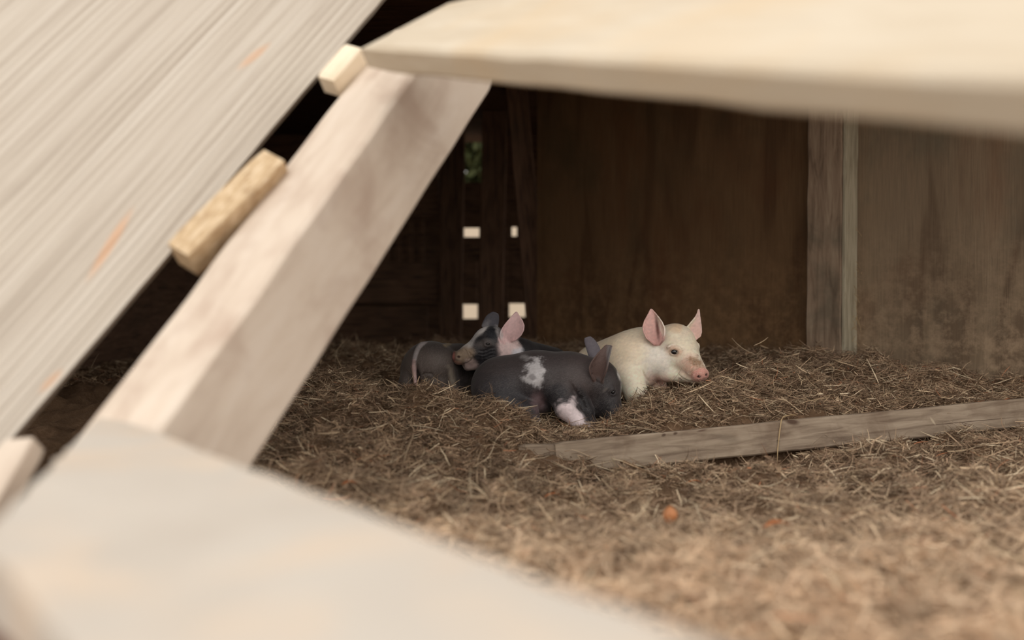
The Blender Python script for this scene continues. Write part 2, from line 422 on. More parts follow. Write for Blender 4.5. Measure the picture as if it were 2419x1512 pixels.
tag(frame_box('yard_wall', Vector((-4, 13, -.03)), Vector((1, 0, 0)), Vector((0, 1, 0)), UP, 7.5, .2, 1.6, M_far, 'pale tan wall across the yard, glimpsed through the daylight gaps', 'wall', kind='structure'))
tr = bpy.data.objects['small_tree']
tr['category'] = 'tree'
frame_box('trunk', Vector((-0.14, 9.0, -2.06)), UP, Vector((0, 1, 0)), UP.cross(Vector((0, 1, 0))), 2.3, .06, .06, M_darkstud, None, None, parent=tr)
q0 = P(1040, 318, 7.2); q1 = P(1190, 314, 7.2)
pr_ = frame_box('pipe_rail', q0, (q1 - q0).normalized(), Vector((0, 1, 0)), (q1 - q0).normalized().cross(Vector((0, 1, 0))), (q1 - q0).length, .03, .035, M_metal, 'pale rail outside, crossing the top of the upper gap', 'rail')
for px in (1062, 1160):
    g_ = P(px, 318, 7.2)
    l_ = frame_box('leg', Vector((g_.x, g_.y, -.03)), UP, Vector((0, 1, 0)), UP.cross(Vector((0, 1, 0))), g_.z + .03, .03, .03, M_metal, None, None)
    l_.parent = pr_; l_.matrix_parent_inverse = pr_.matrix_world.inverted()

# ---------------------------------------------------------------- foreground timber frame
# diagonal timber: crease between the bright upper face and the duller right face
M0 = P(975, 175, 1.74); M1 = P(372, 1020, 1.30)
Mm = M0 + (M1 - M0) * ((600 - 175) / 845)
best = None
a_ = (M1 - M0).normalized()
for da in np.linspace(0.0, 0.35, 71):
    vL = perp(P(515, 600, Mm.y + da) - Mm, a_)
    for db in np.linspace(0.0, 0.35, 71):
        vR = perp(P(915, 600, Mm.y + db) - Mm, a_)
        c_ = abs(vL.normalized().dot(vR.normalized())) * 3 + abs(vL.length - vR.length) * 2
        if best is None or c_ < best[0]: best = (c_, da, db)
_, da, db = best
Lp = P(515, 600, Mm.y + da); Rp = P(915, 600, Mm.y + db)
crease_beam('diagonal_timber', M0, M1, M0 + (Lp - Mm), M0 + (Rp - Mm), M_timber, 'thick pale square timber sloping diagonally across the opening', 'timber', ext0=0.19, ext1=0.10, cuts=40, wob=0.0012, bev=0.006)
TIMB = (M0.copy(), a_.copy(), perp(Lp - Mm, a_), perp(Rp - Mm, a_))
print('timber', best, TIMB[2].length, TIMB[3].length)

# header board coming towards the camera at the right
H0 = P(866, 112, 1.60); H1 = P(2500, 190, 0.62)
Hm = H0 + (H1 - H0) * 0.3
ah = (H1 - H0).normalized()
def proj(p):
    d = p - Vector((0, 0, CAM_Z)); yc = d.y * cp - d.z * sp; zc = d.y * sp + d.z * cp
    return 1209.5 + d.x / yc * FPX, 756 - zc / yc * FPX
hx, hy = proj(Hm)
lo = P(hx, hy + 58 + (hx - 900) * 0.06, Hm.y + 0.05)
vR = perp(lo - Hm, ah)
vU = ah.cross(vR); vU = vU if vU.z > 0 else -vU
crease_beam('header_board', H0, H1, H0 + vU, H0 + vR, M_header, 'pale header board running along the top, coming close at the right', 'board', ext0=0.05, ext1=2.2, lenL=0.19, cuts=40, wob=0.001, bev=0.006)
print('header', vR.length)

# sill board: long mitred far end, lies level in front of the timber
ZS = 0.25
sill = [(x * .7727, y * .7727) for x, y in [(-0.77, 1.87), (-0.50, 0.955), (-0.47, 0.88), (-0.02, 0.26), (0.36, 0.30)]]
nrm = Vector((.81, .585))
import bmesh
def sill_board():
    # edge points with slight waviness
    pts = [Vector((x, y)) for x, y in sill]
    ring = []
    rg = np.random.default_rng(2)
    for i in range(len(pts)):
        a, b = pts[i], pts[(i + 1) % len(pts)]
        n = 24
        for k in range(n):
            p = a.lerp(b, k / n)
            ring.append((p.x + rg.normal(0, .0016), p.y + rg.normal(0, .0016)))
    bm = bmesh.new()
    top = [bm.verts.new((x, y, 0)) for x, y in ring]
    f = bm.faces.new(top)
    ex = bmesh.ops.extrude_face_region(bm, geom=[f])
    for v in ex['geom']:
        if isinstance(v, bmesh.types.BMVert): v.co.z -= 0.045
    bmesh.ops.recalc_face_normals(bm, faces=bm.faces)
    me = bpy.data.meshes.new('sill_board'); bm.to_mesh(me); bm.free(); me.materials.append(M_sill)
    o = bpy.data.objects.new('sill_board', me); COL.objects.link(o); o.location = (0, 0, ZS)
    tag(o, 'broad smooth pale board lying level across the lower left corner', 'board')
M_sill = wood('sill_pine', [(0.25, (178, 167, 155)), (0.5, (188, 178, 167)), (0.75, (195, 186, 175))], (1, 1, 1), 3, (226, 190, 152), 6, 0.06)
sill_board()
# post that carries the sill
frame_box('sill_support_post', Vector((-0.40, 0.70, -0.03)), UP, Vector((.585, -.81, 0)), UP.cross(Vector((.585, -.81, 0))), 0.234, .30, -.09 + .18, M_rust, 'dark red-brown block under the broad board, in the lower left corner', 'block')
# siding sheet
E0 = P(846, 68, 2.0); E1 = P(50, 1008, 1.50)
ae = (E1 - E0).normalized()
sd_ = perp(P(100, 100, 1.78) - E0, ae).normalized()
nn = ae.cross(sd_); nn = nn if nn.y > 0 else -nn
if ae.cross(sd_).dot(nn) > 0: ax3, ay3, az3 = ae, sd_, nn
org = E0 - ae * 0.4
def siding():
    L = 2.2; W = 1.25; n = 86
    rg = np.random.default_rng(11)
    V = []; F = []
    xs = np.linspace(0, L, 61)
    ys = np.linspace(0, W, n * 4 + 1)
    wob = np.cumsum(rg.normal(0, .0006, 61)); wob -= np.linspace(wob[0], wob[-1], 61)
    groove = lambda y: 0.0013 * (0.5 - 0.5 * math.cos(2 * math.pi * y / (W / n))) ** 3 * (0.6 + .4 * math.sin(y * 37))
    ny = len(ys)
    for i, x in enumerate(xs):
        for j, y in enumerate(ys):
            V.append((x, y + (wob[i] * (1 - j / ny)), groove(y)))
    for i, x in enumerate(xs):
        for j in (0, ny - 1): V.append((x, ys[j] + (wob[i] if j == 0 else 0), 0.022))
    idx = lambda i, j: i * ny + j
    base = len(xs) * ny
    for i in range(len(xs) - 1):
        for j in range(ny - 1): F.append((idx(i, j), idx(i, j + 1), idx(i + 1, j + 1), idx(i + 1, j)))
        F.append((base + 2 * i, base + 2 * i + 2, base + 2 * i + 3, base + 2 * i + 1))
        F.append((idx(i, 0), idx(i + 1, 0), base + 2 * i + 2, base + 2 * i))
        F.append((idx(i, ny - 1), base + 2 * i + 1, base + 2 * i + 3, idx(i + 1, ny - 1)))
    o = mesh_obj('siding_sheet', V, F, M_siding)
    sgn = 1 if ax3.cross(ay3).dot(nn) > 0 else -1
    o.matrix_world = Matrix.Translation(org) @ Matrix((ae, sd_, nn)).transposed().to_4x4()
    bm = bmesh.new(); bm.from_mesh(o.data); bmesh.ops.recalc_face_normals(bm, faces=bm.faces); bm.to_mesh(o.data); bm.free()
    tag(o, 'large sloping sheet of weathered grooved siding filling the upper left', 'siding')
siding()
def marks(obj, mat, o_, n_, spots):
    """stains with a shape of their own on one flat face; spots are (x0, y0, x1, y1, half width m, colour, strength)"""
    nt = mat.node_tree; b = nt.nodes['Principled BSDF']
    src = b.inputs['Base Color'].links[0].from_socket
    W2 = obj.matrix_world.inverted()
    for (x0, y0, x1, y1, hw, colr, amt) in spots:
        def on_face(px, py):
            c0 = Vector((0, 0, CAM_Z)); d = P(px, py, 1.0) - c0
            return W2 @ (c0 + d * ((o_ - c0).dot(n_) / d.dot(n_)))
        a, c = on_face(x0, y0), on_face(x1, y1)
        mid = (a + c) / 2; v = c - a; nl = (W2.to_3x3() @ n_).normalized()
        ex = v.normalized(); ez = nl; ey = ez.cross(ex)
        eul = Matrix((ex, ey, ez)).transposed().to_euler()
        t = nt.nodes.new('ShaderNodeTexCoord'); m = nt.nodes.new('ShaderNodeMapping'); m.vector_type = 'TEXTURE'
        m.inputs['Location'].default_value = mid; m.inputs['Rotation'].default_value = eul; m.inputs['Scale'].default_value = (v.length / 2, hw, .02)
        nt.links.new(t.outputs['Object'], m.inputs[0])
        ln = nt.nodes.new('ShaderNodeVectorMath'); ln.operation = 'LENGTH'; nt.links.new(m.outputs[0], ln.inputs[0])
        r = nt.nodes.new('ShaderNodeMapRange'); r.inputs[1].default_value = 1.1; r.inputs[2].default_value = .5; r.inputs[4].default_value = amt
        nt.links.new(ln.outputs['Value'], r.inputs[0])
        src = mix(nt, r.outputs[0], src, colr)
    nt.links.new(src, b.inputs['Base Color'])
OR = (214, 156, 110)
marks(bpy.data.objects['siding_sheet'], M_siding, org, nn, [(315, 490, 205, 665, .009, OR, .5), (640, 100, 560, 165, .009, OR, .4), (150, 870, 90, 930, .007, OR, .4)])
# spacer blocks between siding and timber
def block(pts, ys, L_up, mat, label, grp=None, name='wood_block', wdt=None, dep=0.03):
    a, b, c = [P(*p, y) for p, y in zip(pts, ys)]     # near long edge a-b, c across the lit face
    ax = (b - a).normalized(); vy = perp(c - a, ax); ly = vy.length; vy.normalize()
    vz = ax.cross(vy); vz = vz if vz.y > 0 else -vz
    if ax.cross(vy).dot(vz) < 0:
        return frame_box(name, a, ax, vz, vy, (b - a).length, dep, ly, mat, label, 'block', grp, cuts=6, wob=.0006, bev=.003)
    return frame_box(name, a, ax, vy, vz, (b - a).length, ly, dep, mat, label, 'block', grp, cuts=6, wob=.0006, bev=.003)
def two_face(M0, M1, L, R, l0, r0, mat, label, name='wood_block'):
    crease_beam(name, M0, M1, L, R, mat, label, 'block', lenL=l0, lenR=r0, cuts=8, wob=.0008, bev=.003)
two_face(P(674, 378, 1.66), P(446, 604, 1.56), P(636, 344, 1.69), P(712, 416, 1.72), None, None, M_osb, 'short rough-edged block wedged between the siding and the timber')
two_face(P(856, 112, 1.84), P(790, 190, 1.80), P(822, 82, 1.86), P(880, 145, 1.88), None, None, M_fresh, 'small block under the left end of the header board')
two_face(P(80, 1030, 1.36), P(-40, 1230, 1.26), P(10, 1000, 1.38), P(122, 1048, 1.39), None, None, M_timber, 'pale block end at the far left, below the siding')

# ---------------------------------------------------------------- fallen plank
K0 = P(1312, 1046, 2.47); K1 = P(2470, 936, 2.86)
ak = (K1 - K0).normalized()
vd = perp(Vector((0.05, -0.10, -0.99)), ak).normalized()
vb = ak.cross(vd); vb = vb if vb.y > 0 else -vb
crease_beam('fallen_plank', K0 + ak * 0, K1, K0 + vd, K0 + vb, M_plank, 'long weathered lumber plank lying on its edge in front of the piglets', 'plank', ext1=0.15, lenL=0.082, lenR=0.038, cuts=60, wob=.0012, bev=.004)
marks(bpy.data.objects['fallen_plank'], M_plank, K0, vb, [(1852, 992, 1890, 1000, .010, (70, 48, 36), .85), (1562, 1030, 1574, 1026, .004, (66, 46, 36), .8), (1590, 1026, 1602, 1022, .004, (66, 46, 36), .8),
      (1645, 1020, 1672, 1014, .003, (80, 56, 44), .7), (2160, 1008, 2419, 984, .0012, (70, 50, 40), .9), (2196, 985, 2210, 1005, .004, (196, 178, 154), .6), (1690, 1030, 1750, 1040, .012, (112, 98, 84), .5)])
K2 = P(1226, 1053, 2.47); K3 = P(1322, 1050, 2.48)
crease_beam('board_end', K2, K3, K2 + Vector((0, -.02, -1)), K2 + Vector((0, 1, 0)), M_plank, 'half-buried board end poking out left of the fallen plank', 'plank', lenL=0.03, lenR=0.03, cuts=8, wob=.001)

# ---------------------------------------------------------------- straw bedding
def strands(n, xy, length, width, lift, colors, rise=0.35, seg=4, curl=0.5, seed=1, zfun=ground_z):
    rg = np.random.default_rng(seed)
    x, y = xy[:, 0], xy[:, 1]
    az = rg.uniform(0, 2 * np.pi, n); el = rg.normal(0, rise, n)
    L = length
    p = np.stack([x, y, zfun(x, y) + lift], 1)
    t = np.stack([np.cos(az) * np.cos(el), np.sin(az) * np.cos(el), np.sin(el)], 1)
    cv = rg.normal(0, curl, (n, 3)); cv[:, 2] *= 0.5
    kink = rg.normal(0, curl * 1.6, (n, 3)) * (rg.random(n) < .3)[:, None]; kseg = rg.integers(1, seg, n)
    side = np.cross(t, rg.normal(0, 1, (n, 3))); side /= np.linalg.norm(side, axis=1)[:, None]
    cur = p - t * (L / 2)[:, None]
    V = np.empty((n, seg + 1, 2, 3), np.float32)
    prof = np.array([0.7, 1.0, 1.0, 0.9, 0.35]) if seg == 4 else np.linspace(1, .4, seg + 1)
    for i in range(seg + 1):
        V[:, i, 0] = cur - side * (width * prof[i] / 2)[:, None]
        V[:, i, 1] = cur + side * (width * prof[i] / 2)[:, None]
        t = t + cv / seg + kink * (kseg == i)[:, None]; t /= np.linalg.norm(t, axis=1)[:, None]
        cur = cur + t * (L / seg)[:, None]
    base = (np.arange(n) * (seg + 1) * 2)[:, None, None]
    k = np.arange(seg)[None, :, None] * 2
    F = base + k + np.array([0, 1, 3, 2])[None, None, :]
    C = np.repeat(colors, (seg + 1) * 2, axis=0)
    return V.reshape(-1, 3), F.reshape(-1, 4), C

PAL = np.array([lin(112, 90, 72), lin(146, 120, 97), lin(170, 144, 117), lin(192, 168, 138), lin(220, 200, 170), lin(176, 116, 82)])
def straw_colors(n, rg, wts=(.28, .32, .24, .115, .037, .008)):
    c = PAL[rg.choice(len(PAL), n, p=wts)] * rg.uniform(.65, 1.3, (n, 1))
    return c
def scatter():
    rg = np.random.default_rng(21)
    Vs, Fs, Cs = [], [], []; off = 0
    def add(r):
        nonlocal off
        V, F, C = r; Vs.append(V); Fs.append(F + off); Cs.append(C); off += len(V)
    def region(n, y0, y1, pxa, pxb):
        Y = np.sqrt(rg.uniform(y0 ** 2, y1 ** 2, n)); px = rg.uniform(pxa, pxb, n)
        X = (px - 1209.5) / FPX * Y
        # keep inside the shed on the right
        tt, dd = plank_d(X, Y)
        nearp = (tt > -.01) & (dd > -.040) & (dd < .03)
        low = (tt > .28) & (tt < .78) & (dd > .0) & (dd < .09)
        bend = (X > .0) & (X < .125) & (Y > 2.36) & (Y < 2.50)
        keep = (~bend | (rg.random(n) < .15)) & (~low | (rg.random(n) < .3)) & (X > -1.70) & (Y < 6.1) & (~nearp | (rg.random(n) < .25) & (dd > 0.002)) & ((X - post_c.x) * -n45.x + (Y - post_c.y) * -n45.y < -0.03)
        return np.stack([X, Y], 1)[keep]
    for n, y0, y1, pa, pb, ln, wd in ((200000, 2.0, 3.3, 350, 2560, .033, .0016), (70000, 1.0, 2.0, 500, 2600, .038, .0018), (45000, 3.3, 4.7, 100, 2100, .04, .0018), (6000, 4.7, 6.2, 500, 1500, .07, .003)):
        q = region(n, y0, y1, pa, pb); m = len(q)
        clump = np.sin(q[:, 0] * 31 + 2 * np.sin(q[:, 1] * 17)) * np.sin(q[:, 1] * 27 + 1.5 * np.sin(q[:, 0] * 23))
        L = ln * rg.lognormal(-.25, .5, m); L = np.clip(L, .01, .15)
        lift = rg.uniform(-.004, .018, m) + .007 * clump * (rg.random(m))
        W = wd * rg.lognormal(0, .35, m)
        col = straw_colors(m, rg) * (1 + .2 * clump)[:, None]
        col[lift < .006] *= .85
        fr_ = np.clip((2.45 - q[:, 1]) / 1.1, 0, 1)[:, None] ** 1.4; col = col * (1 - fr_) + (col * .75 + lin(232, 204, 174) * .6) * fr_  # front daylight painted in: straw colour lightens towards the camera
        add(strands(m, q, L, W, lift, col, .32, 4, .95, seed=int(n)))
    # litter banked up against the back of the plank
    n = 16000; t_ = rg.uniform(-.05, 1.25, n); d_ = -rg.uniform(.05, .24, n)
    q = np.stack([KA.x + KD[0] * t_ + KD[1] * d_, KA.y + KD[1] * t_ - KD[0] * d_], 1)
    add(strands(n, q, np.clip(.03 * rg.lognormal(-.25, .5, n), .01, .08), .0017 * rg.lognormal(0, .3, n), rg.uniform(0, .016, n), straw_colors(n, rg, (.2, .3, .27, .16, .065, .005)), .3, 4, .9, seed=77))
    # long paler stalks on top
    for n, y0, y1, pa, pb in ((1500, 2.0, 3.2, 500, 2500), (500, 1.0, 2.0, 700, 2600)):
        q = region(n, y0, y1, pa, pb); m = len(q)
        L = rg.uniform(.04, .10, m); W = rg.uniform(.0014, .0028, m)
        add(strands(m, q, L, W, rg.uniform(.01, .032, m), straw_colors(m, rg, (0, .1, .2, .35, .31, .04)), .38, 4, .5, seed=n))
    V = np.concatenate(Vs); F = np.concatenate(Fs); C = np.concatenate(Cs)
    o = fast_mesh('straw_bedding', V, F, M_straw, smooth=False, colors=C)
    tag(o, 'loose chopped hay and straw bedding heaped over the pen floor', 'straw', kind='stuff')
scatter()


# ---------------------------------------------------------------- loose things on the litter
def hit(px, py, y0=0.8, y1=4.5):
    """point of the litter seen at a photo position"""
    for Y in np.linspace(y0, y1, 1500):
        p = P(px, py, Y)
        if p.z <= float(ground_z(p.x, p.y)): return p
    return P(px, py, y1)
def tube(name, pts, rad, mat, label, cat, n=8, **kw):
    V, F = [], []
    pts = [Vector(p) for p in pts]
    for i, p in enumerate(pts):
        t = (pts[min(i + 1, len(pts) - 1)] - pts[max(i - 1, 0)]).normalized()
        a = t.cross(Vector((0.3, 1, 0.2))).normalized(); b = t.cross(a)
        r = rad[i] if hasattr(rad, '__len__') else rad
        for j in range(n):
            q = 2 * math.pi * j / n; V.append(p + a * math.cos(q) * r + b * math.sin(q) * r)
    for i in range(len(pts) - 1):
        for j in range(n): F.append((i * n + j, i * n + (j + 1) % n, (i + 1) * n + (j + 1) % n, (i + 1) * n + j))
    F.append(tuple(range(n))); F.append(tuple((len(pts) - 1) * n + j for j in range(n)))
    c = pts[0]
    o = mesh_obj(name, [v - c for v in V], F, mat, smooth=True, loc=c)
    return tag(o, label, cat, **kw)
M_stalk = plain('pale_stalk', (196, 168, 128), 0.6)
M_twig = plain('dull_twig', (150, 120, 92), 0.7)
kk = KA.lerp(_kb, 0.44)
kn = Vector((KD[1], -KD[0], 0))
def onplank(px, z_off, d):
    for t in np.linspace(0, 1, 400):
        q = KA.lerp(_kb, t)
        if proj(q)[0] >= px: break
    return Vector((q.x, q.y, q.z + z_off)) + kn * d
stalk_pts = [onplank(1905, .004, -.05), onplank(1880, .010, -.03), onplank(1850, .011, -.006), onplank(1842, .004, .004), onplank(1838, -.03, .007), onplank(1830, -.07, .012), onplank(1824, -.105, .022)]
tube('straw_stalk', stalk_pts, [.0012, .0015, .0016, .0016, .0016, .0015, .0012], M_stalk, 'single bent straw stalk hanging over the front of the fallen plank', 'straw')
h0 = hit(1583, 1250)

def blob_mesh(name, c, r, mat, label, cat, sc=(1, 1, 1), dent=.12):
    rg = np.random.default_rng(4); V, F = [], []; n = 10; m = 16
    for i in range(n + 1):
        th = math.pi * i / n
        for j in range(m):
            ph = 2 * math.pi * j / m
            k = 1 - dent * max(0, math.sin(th * 2 + 1)) * math.cos(ph * 2)
            if i > 7: k *= 1.08
            V.append((r * sc[0] * math.sin(th) * math.cos(ph) * k, r * sc[1] * math.sin(th) * math.sin(ph) * k, r * sc[2] * math.cos(th) * k))
    for i in range(n):
        for j in range(m): F.append((i * m + j, i * m + (j + 1) % m, (i + 1) * m + (j + 1) % m, (i + 1) * m + j))
    return tag(mesh_obj(name, V, F, mat, smooth=True, loc=c), label, cat)
blob_mesh('nut_shell', h0 + Vector((0, 0, .026)), .0135, M_nut, 'small round orange-brown nut shell lying on the litter below the plank', 'nut', (1, .9, 1.15))
def leaf(px, py, L, wd, az, label):
    c = hit(px, py) + Vector((0, 0, .024)); V, F = [], []
    for i in range(9):
        t = i / 8; hw = wd * math.sin(math.pi * min(max(t, .04), .98)) ** .8
        for j in (-1, -.5, 0, .5, 1):
            x = (t - .5) * L; y = hw * j
            V.append((x * math.cos(az) - y * math.sin(az), x * math.sin(az) + y * math.cos(az), .25 * hw * j * j + .15 * L * math.sin(t * 3) - .004))
    for i in range(8):
        for j in range(4): F.append((i * 5 + j, i * 5 + j + 1, i * 5 + j + 6, i * 5 + j + 5))
    o = mesh_obj('dry_leaf', V, F, M_leaf, smooth=True, loc=c)
    md = o.modifiers.new('thickness', 'SOLIDIFY'); md.thickness = .0008
    return tag(o, label, 'leaf')
leaf(825, 1168, .030, .009, .3, 'small rust-coloured dry leaf beside the edge of the broad board')
leaf(1640, 1162, .040, .004, .1, 'narrow orange dry leaf just left below the middle of the plank')
leaf(1835, 1272, .050, .010, .25, 'blurred orange dry leaf to the right of the nut shell')
leaf(1305, 1195, .040, .004, .5, 'thin orange leaf sliver left of the nut shell')
g0, g1 = hit(1445, 1108), hit(1545, 1138)
tube('twig', [g0 + Vector((0, 0, .022)), g0.lerp(g1, .3) + Vector((0, .01, .026)), g0.lerp(g1, .7) + Vector((0, 0, .02)), g1 + Vector((0, 0, .012))], [.003, .0045, .004, .0025], M_twig, 'short dull twig on the litter in front of the left end of the plank', 'twig')
# hay caught beside the post on the plywood
def tuft():
    rg = np.random.default_rng(8); n = 60
    V = []; F = []
    for i in range(n):
        z = .36 + rg.normal(0, .12) if i < 45 else .2 + rg.random() * .4
        a = post_c - d45 * (.012 + abs(rg.normal(0, .012))) + n45 * rg.uniform(.006, .03) + Vector((0, 0, z))
        d = Vector((rg.normal(0, .35), rg.normal(0, .3), -1 + rg.normal(0, .5))).normalized(); L = rg.uniform(.02, .08)
        p = a
        for k in range(4):
            V += [p - d45 * .0008, p + d45 * .0008]
            p = p + d * L / 3; d = (d + Vector((rg.normal(0, .4), rg.normal(0, .3), rg.normal(0, .3)))).normalized()
        b = i * 8
        for k in range(3): F.append((b + 2 * k, b + 2 * k + 1, b + 2 * k + 3, b + 2 * k + 2))
    tag(mesh_obj('hay_tuft', V, F, M_stalk), 'wisps of hay caught between the post and the plywood', 'hay', kind='stuff')
tuft()

# ---------------------------------------------------------------- piglets
# Each piglet is modelled as one smooth distance field in its own frame (u to the right, v down, w away; about
# 1.2 mm per unit), then skinned into one continuous mesh.
def smin(a, b, k):
    h = np.clip(0.5 + 0.5 * (b - a) / k, 0, 1)
    return b + (a - b) * h - k * h * (1 - h)
def smax(a, b, k): return -smin(-a, -b, k)

class Field:
    def __init__(s, lo, hi, h):
        s.h = h; s.lo = np.array(lo, float)
        s.n = [int((b - a) / h) + 1 for a, b in zip(lo, hi)]
        ax = [(lo[i] + h * np.arange(s.n[i])).astype(np.float32) for i in range(3)]
        s.ax = ax; s.f = np.full(s.n, 60.0, np.float32)
    def box(s, c, r):
        sl = []
        for i in range(3):
            a = max(0, int((c[i] - r[i] - s.lo[i]) / s.h)); b = min(s.n[i], int((c[i] + r[i] - s.lo[i]) / s.h) + 2)
            sl.append(slice(a, max(a, b)))
        return tuple(sl)
    def grid(s, sl): return np.meshgrid(*[s.ax[i][sl[i]] for i in range(3)], indexing='ij')
    def apply(s, sl, d, k, cut):
        s.f[sl] = smax(s.f[sl], -d, k) if cut else smin(s.f[sl], d, k)
    def ell(s, c, r, k=12, d=None, d2=None, cut=False):
        """ellipsoid, radii r along (d, d2, d x d2)"""
        c = np.array(c, float); r = np.array(r if hasattr(r, '__len__') else (r, r, r), float)
        R = np.eye(3)
        if d is not None:
            a = np.array(d, float); a /= np.linalg.norm(a)
            b = np.array(d2 if d2 is not None else (0, 1, 0), float); b -= a * a.dot(b); b /= np.linalg.norm(b)
            R = np.stack([a, b, np.cross(a, b)])
        m = r.max() + 2.5 * k + 3
        sl = s.box(c, (m, m, m)); X, Y, Z = s.grid(sl)
        X = X - c[0]; Y = Y - c[1]; Z = Z - c[2]
        q = [(R[i, 0] * X + R[i, 1] * Y + R[i, 2] * Z) for i in range(3)]
        k0 = np.sqrt(sum((q[i] / r[i]) ** 2 for i in range(3))) + 1e-6
        k1 = np.sqrt(sum((q[i] / r[i] ** 2) ** 2 for i in range(3))) + 1e-6
        s.apply(sl, k0 * (k0 - 1) / k1, k, cut)
    def cone(s, a, b, ra, rb, k=12, cut=False):
        a = np.array(a, float); b = np.array(b, float)
        c = (a + b) / 2; m = np.abs(b - a) / 2 + max(ra, rb) + 2.5 * k + 3
        sl = s.box(c, m); X, Y, Z = s.grid(sl)
        ab = b - a; L = ab.dot(ab) + 1e-9
        t = np.clip(((X - a[0]) * ab[0] + (Y - a[1]) * ab[1] + (Z - a[2]) * ab[2]) / L, 0, 1)
        d = np.sqrt((X - a[0] - t * ab[0]) ** 2 + (Y - a[1] - t * ab[1]) ** 2 + (Z - a[2] - t * ab[2]) ** 2) - (ra + (rb - ra) * t)
        s.apply(sl, d, k, cut)
    def chain(s, pts, rr, k=4, cut=False):
        for i in range(len(pts) - 1): s.cone(pts[i], pts[i + 1], rr[i], rr[i + 1], k, cut)
    def front(s, u, v):
        """w of the surface nearest the viewer's side at (u, v)"""
        i = int(round((u - s.lo[0]) / s.h)); j = int(round((v - s.lo[1]) / s.h))
        col = s.f[min(max(i, 0), s.n[0] - 1), min(max(j, 0), s.n[1] - 1)]
        k = np.where(col < 0)[0]
        if not len(k): return None
        k = k[0]
        return s.lo[2] + s.h * (k - (col[k] / (col[k] - col[k - 1]) if k else 0))
    def on(s, u, v, dw=0.0):
        w = s.front(u, v); return (u, v, (w if w is not None else 0) + dw)
    def shell(s, pts, rad, k):
        """thin sheet through sample points, thickness radius per point"""
        lo = pts.min(0) - 10; hi = pts.max(0) + 10
        sl = s.box((lo + hi) / 2, (hi - lo) / 2); X, Y, Z = s.grid(sl)
        Q = np.stack([X, Y, Z], -1).reshape(-1, 3)
        D = np.full(len(Q), 1e3, np.float32)
        for i in range(0, len(pts), 40):
            pp = pts[i:i + 40].astype(np.float32)
            d2 = (Q ** 2).sum(1)[:, None] - 2 * Q @ pp.T + (pp ** 2).sum(1)[None]
            D = np.minimum(D, (np.sqrt(np.maximum(d2, 0)) - rad[i:i + 40][None]).min(1))
        s.apply(sl, D.reshape(X.shape), k, False)
    def skin(s):
        f = s.f; h = s.h
        f[0] = f[-1] = 5; f[:, 0] = f[:, -1] = 5; f[:, :, 0] = f[:, :, -1] = 5
        ins = f < 0
        c = [ins[a:ins.shape[0] - 1 + a, b:ins.shape[1] - 1 + b, d:ins.shape[2] - 1 + d] for a in (0, 1) for b in (0, 1) for d in (0, 1)]
        cnt = sum(x.astype(np.int8) for x in c); act = (cnt > 0) & (cnt < 8)
        I, J, K = np.where(act); idm = np.full(act.shape, -1, np.int32); idm[I, J, K] = np.arange(len(I))
        acc = np.zeros((len(I), 3)); num = np.zeros(len(I))
        for ax in range(3):
            o = [x for x in range(3) if x != ax]
            for p in (0, 1):
                for q in (0, 1):
                    a = [I.copy(), J.copy(), K.copy()]; a[o[0]] = a[o[0]] + p; a[o[1]] = a[o[1]] + q
                    b = [x.copy() for x in a]; b[ax] = b[ax] + 1
                    fa = f[tuple(a)]; fb = f[tuple(b)]; m = (fa < 0) != (fb < 0)
                    t = np.where(m, fa / np.where(m, fa - fb, 1), 0)
                    pt = np.stack(a, 1).astype(float); pt[:, ax] += t
                    acc[m] += pt[m]; num[m] += 1
        V = acc / num[:, None] * h + s.lo
        F = []
        for ax in range(3):
            o = [x for x in range(3) if x != ax]
            sa = [slice(1, -1)] * 3; sa[ax] = slice(0, -1); sb = list(sa); sb[ax] = slice(1, None)
            A = ins[tuple(sa)]; B = ins[tuple(sb)]
            for flip in (False, True):
                m = (A & ~B) if not flip else (~A & B)
                ii = list(np.where(m))
                base = [ii[0] + (1 if ax != 0 else 0), ii[1] + (1 if ax != 1 else 0), ii[2] + (1 if ax != 2 else 0)]
                q = []
                for p_, q_ in ((0, 0), (1, 0), (1, 1), (0, 1)):
                    cc = [x.copy() for x in base]; cc[o[0]] = cc[o[0]] - 1 + p_; cc[o[1]] = cc[o[1]] - 1 + q_
                    q.append(idm[tuple(cc)])
                Q = np.stack(q, 1)
                if (ax == 1) != flip: Q = Q[:, ::-1]
                F.append(Q)
        return V, np.concatenate(F)

def ear_pts(B, Mid, T, Sd, N, prof, amax=1.2, tw=0.0, nt_=50, ns=43):
    """cupped leaf: centre line B-Mid-T, half width profile, edges curled towards N"""
    B, Mid, T, Sd, N = [np.array(x, float) for x in (B, Mid, T, Sd, N)]
    pts, rad = [], []
    for t in np.linspace(0, 1, nt_):
        C = (1 - t) ** 2 * B + 2 * t * (1 - t) * Mid + t * t * T
        hw = np.interp(t, np.linspace(0, 1, len(prof)), prof)
        A = amax * (1.25 - .6 * t)
        for q in np.linspace(-1, 1, ns):
            a = q * A
            p = C + Sd * hw * math.sin(a) / max(math.sin(min(A, 1.57)), .3) + N * hw * (1 - math.cos(a)) * .9
            pts.append(p); rad.append(2.5 - .6 * abs(q) - .2 * t)
    return np.array(pts), np.array(rad, np.float32)

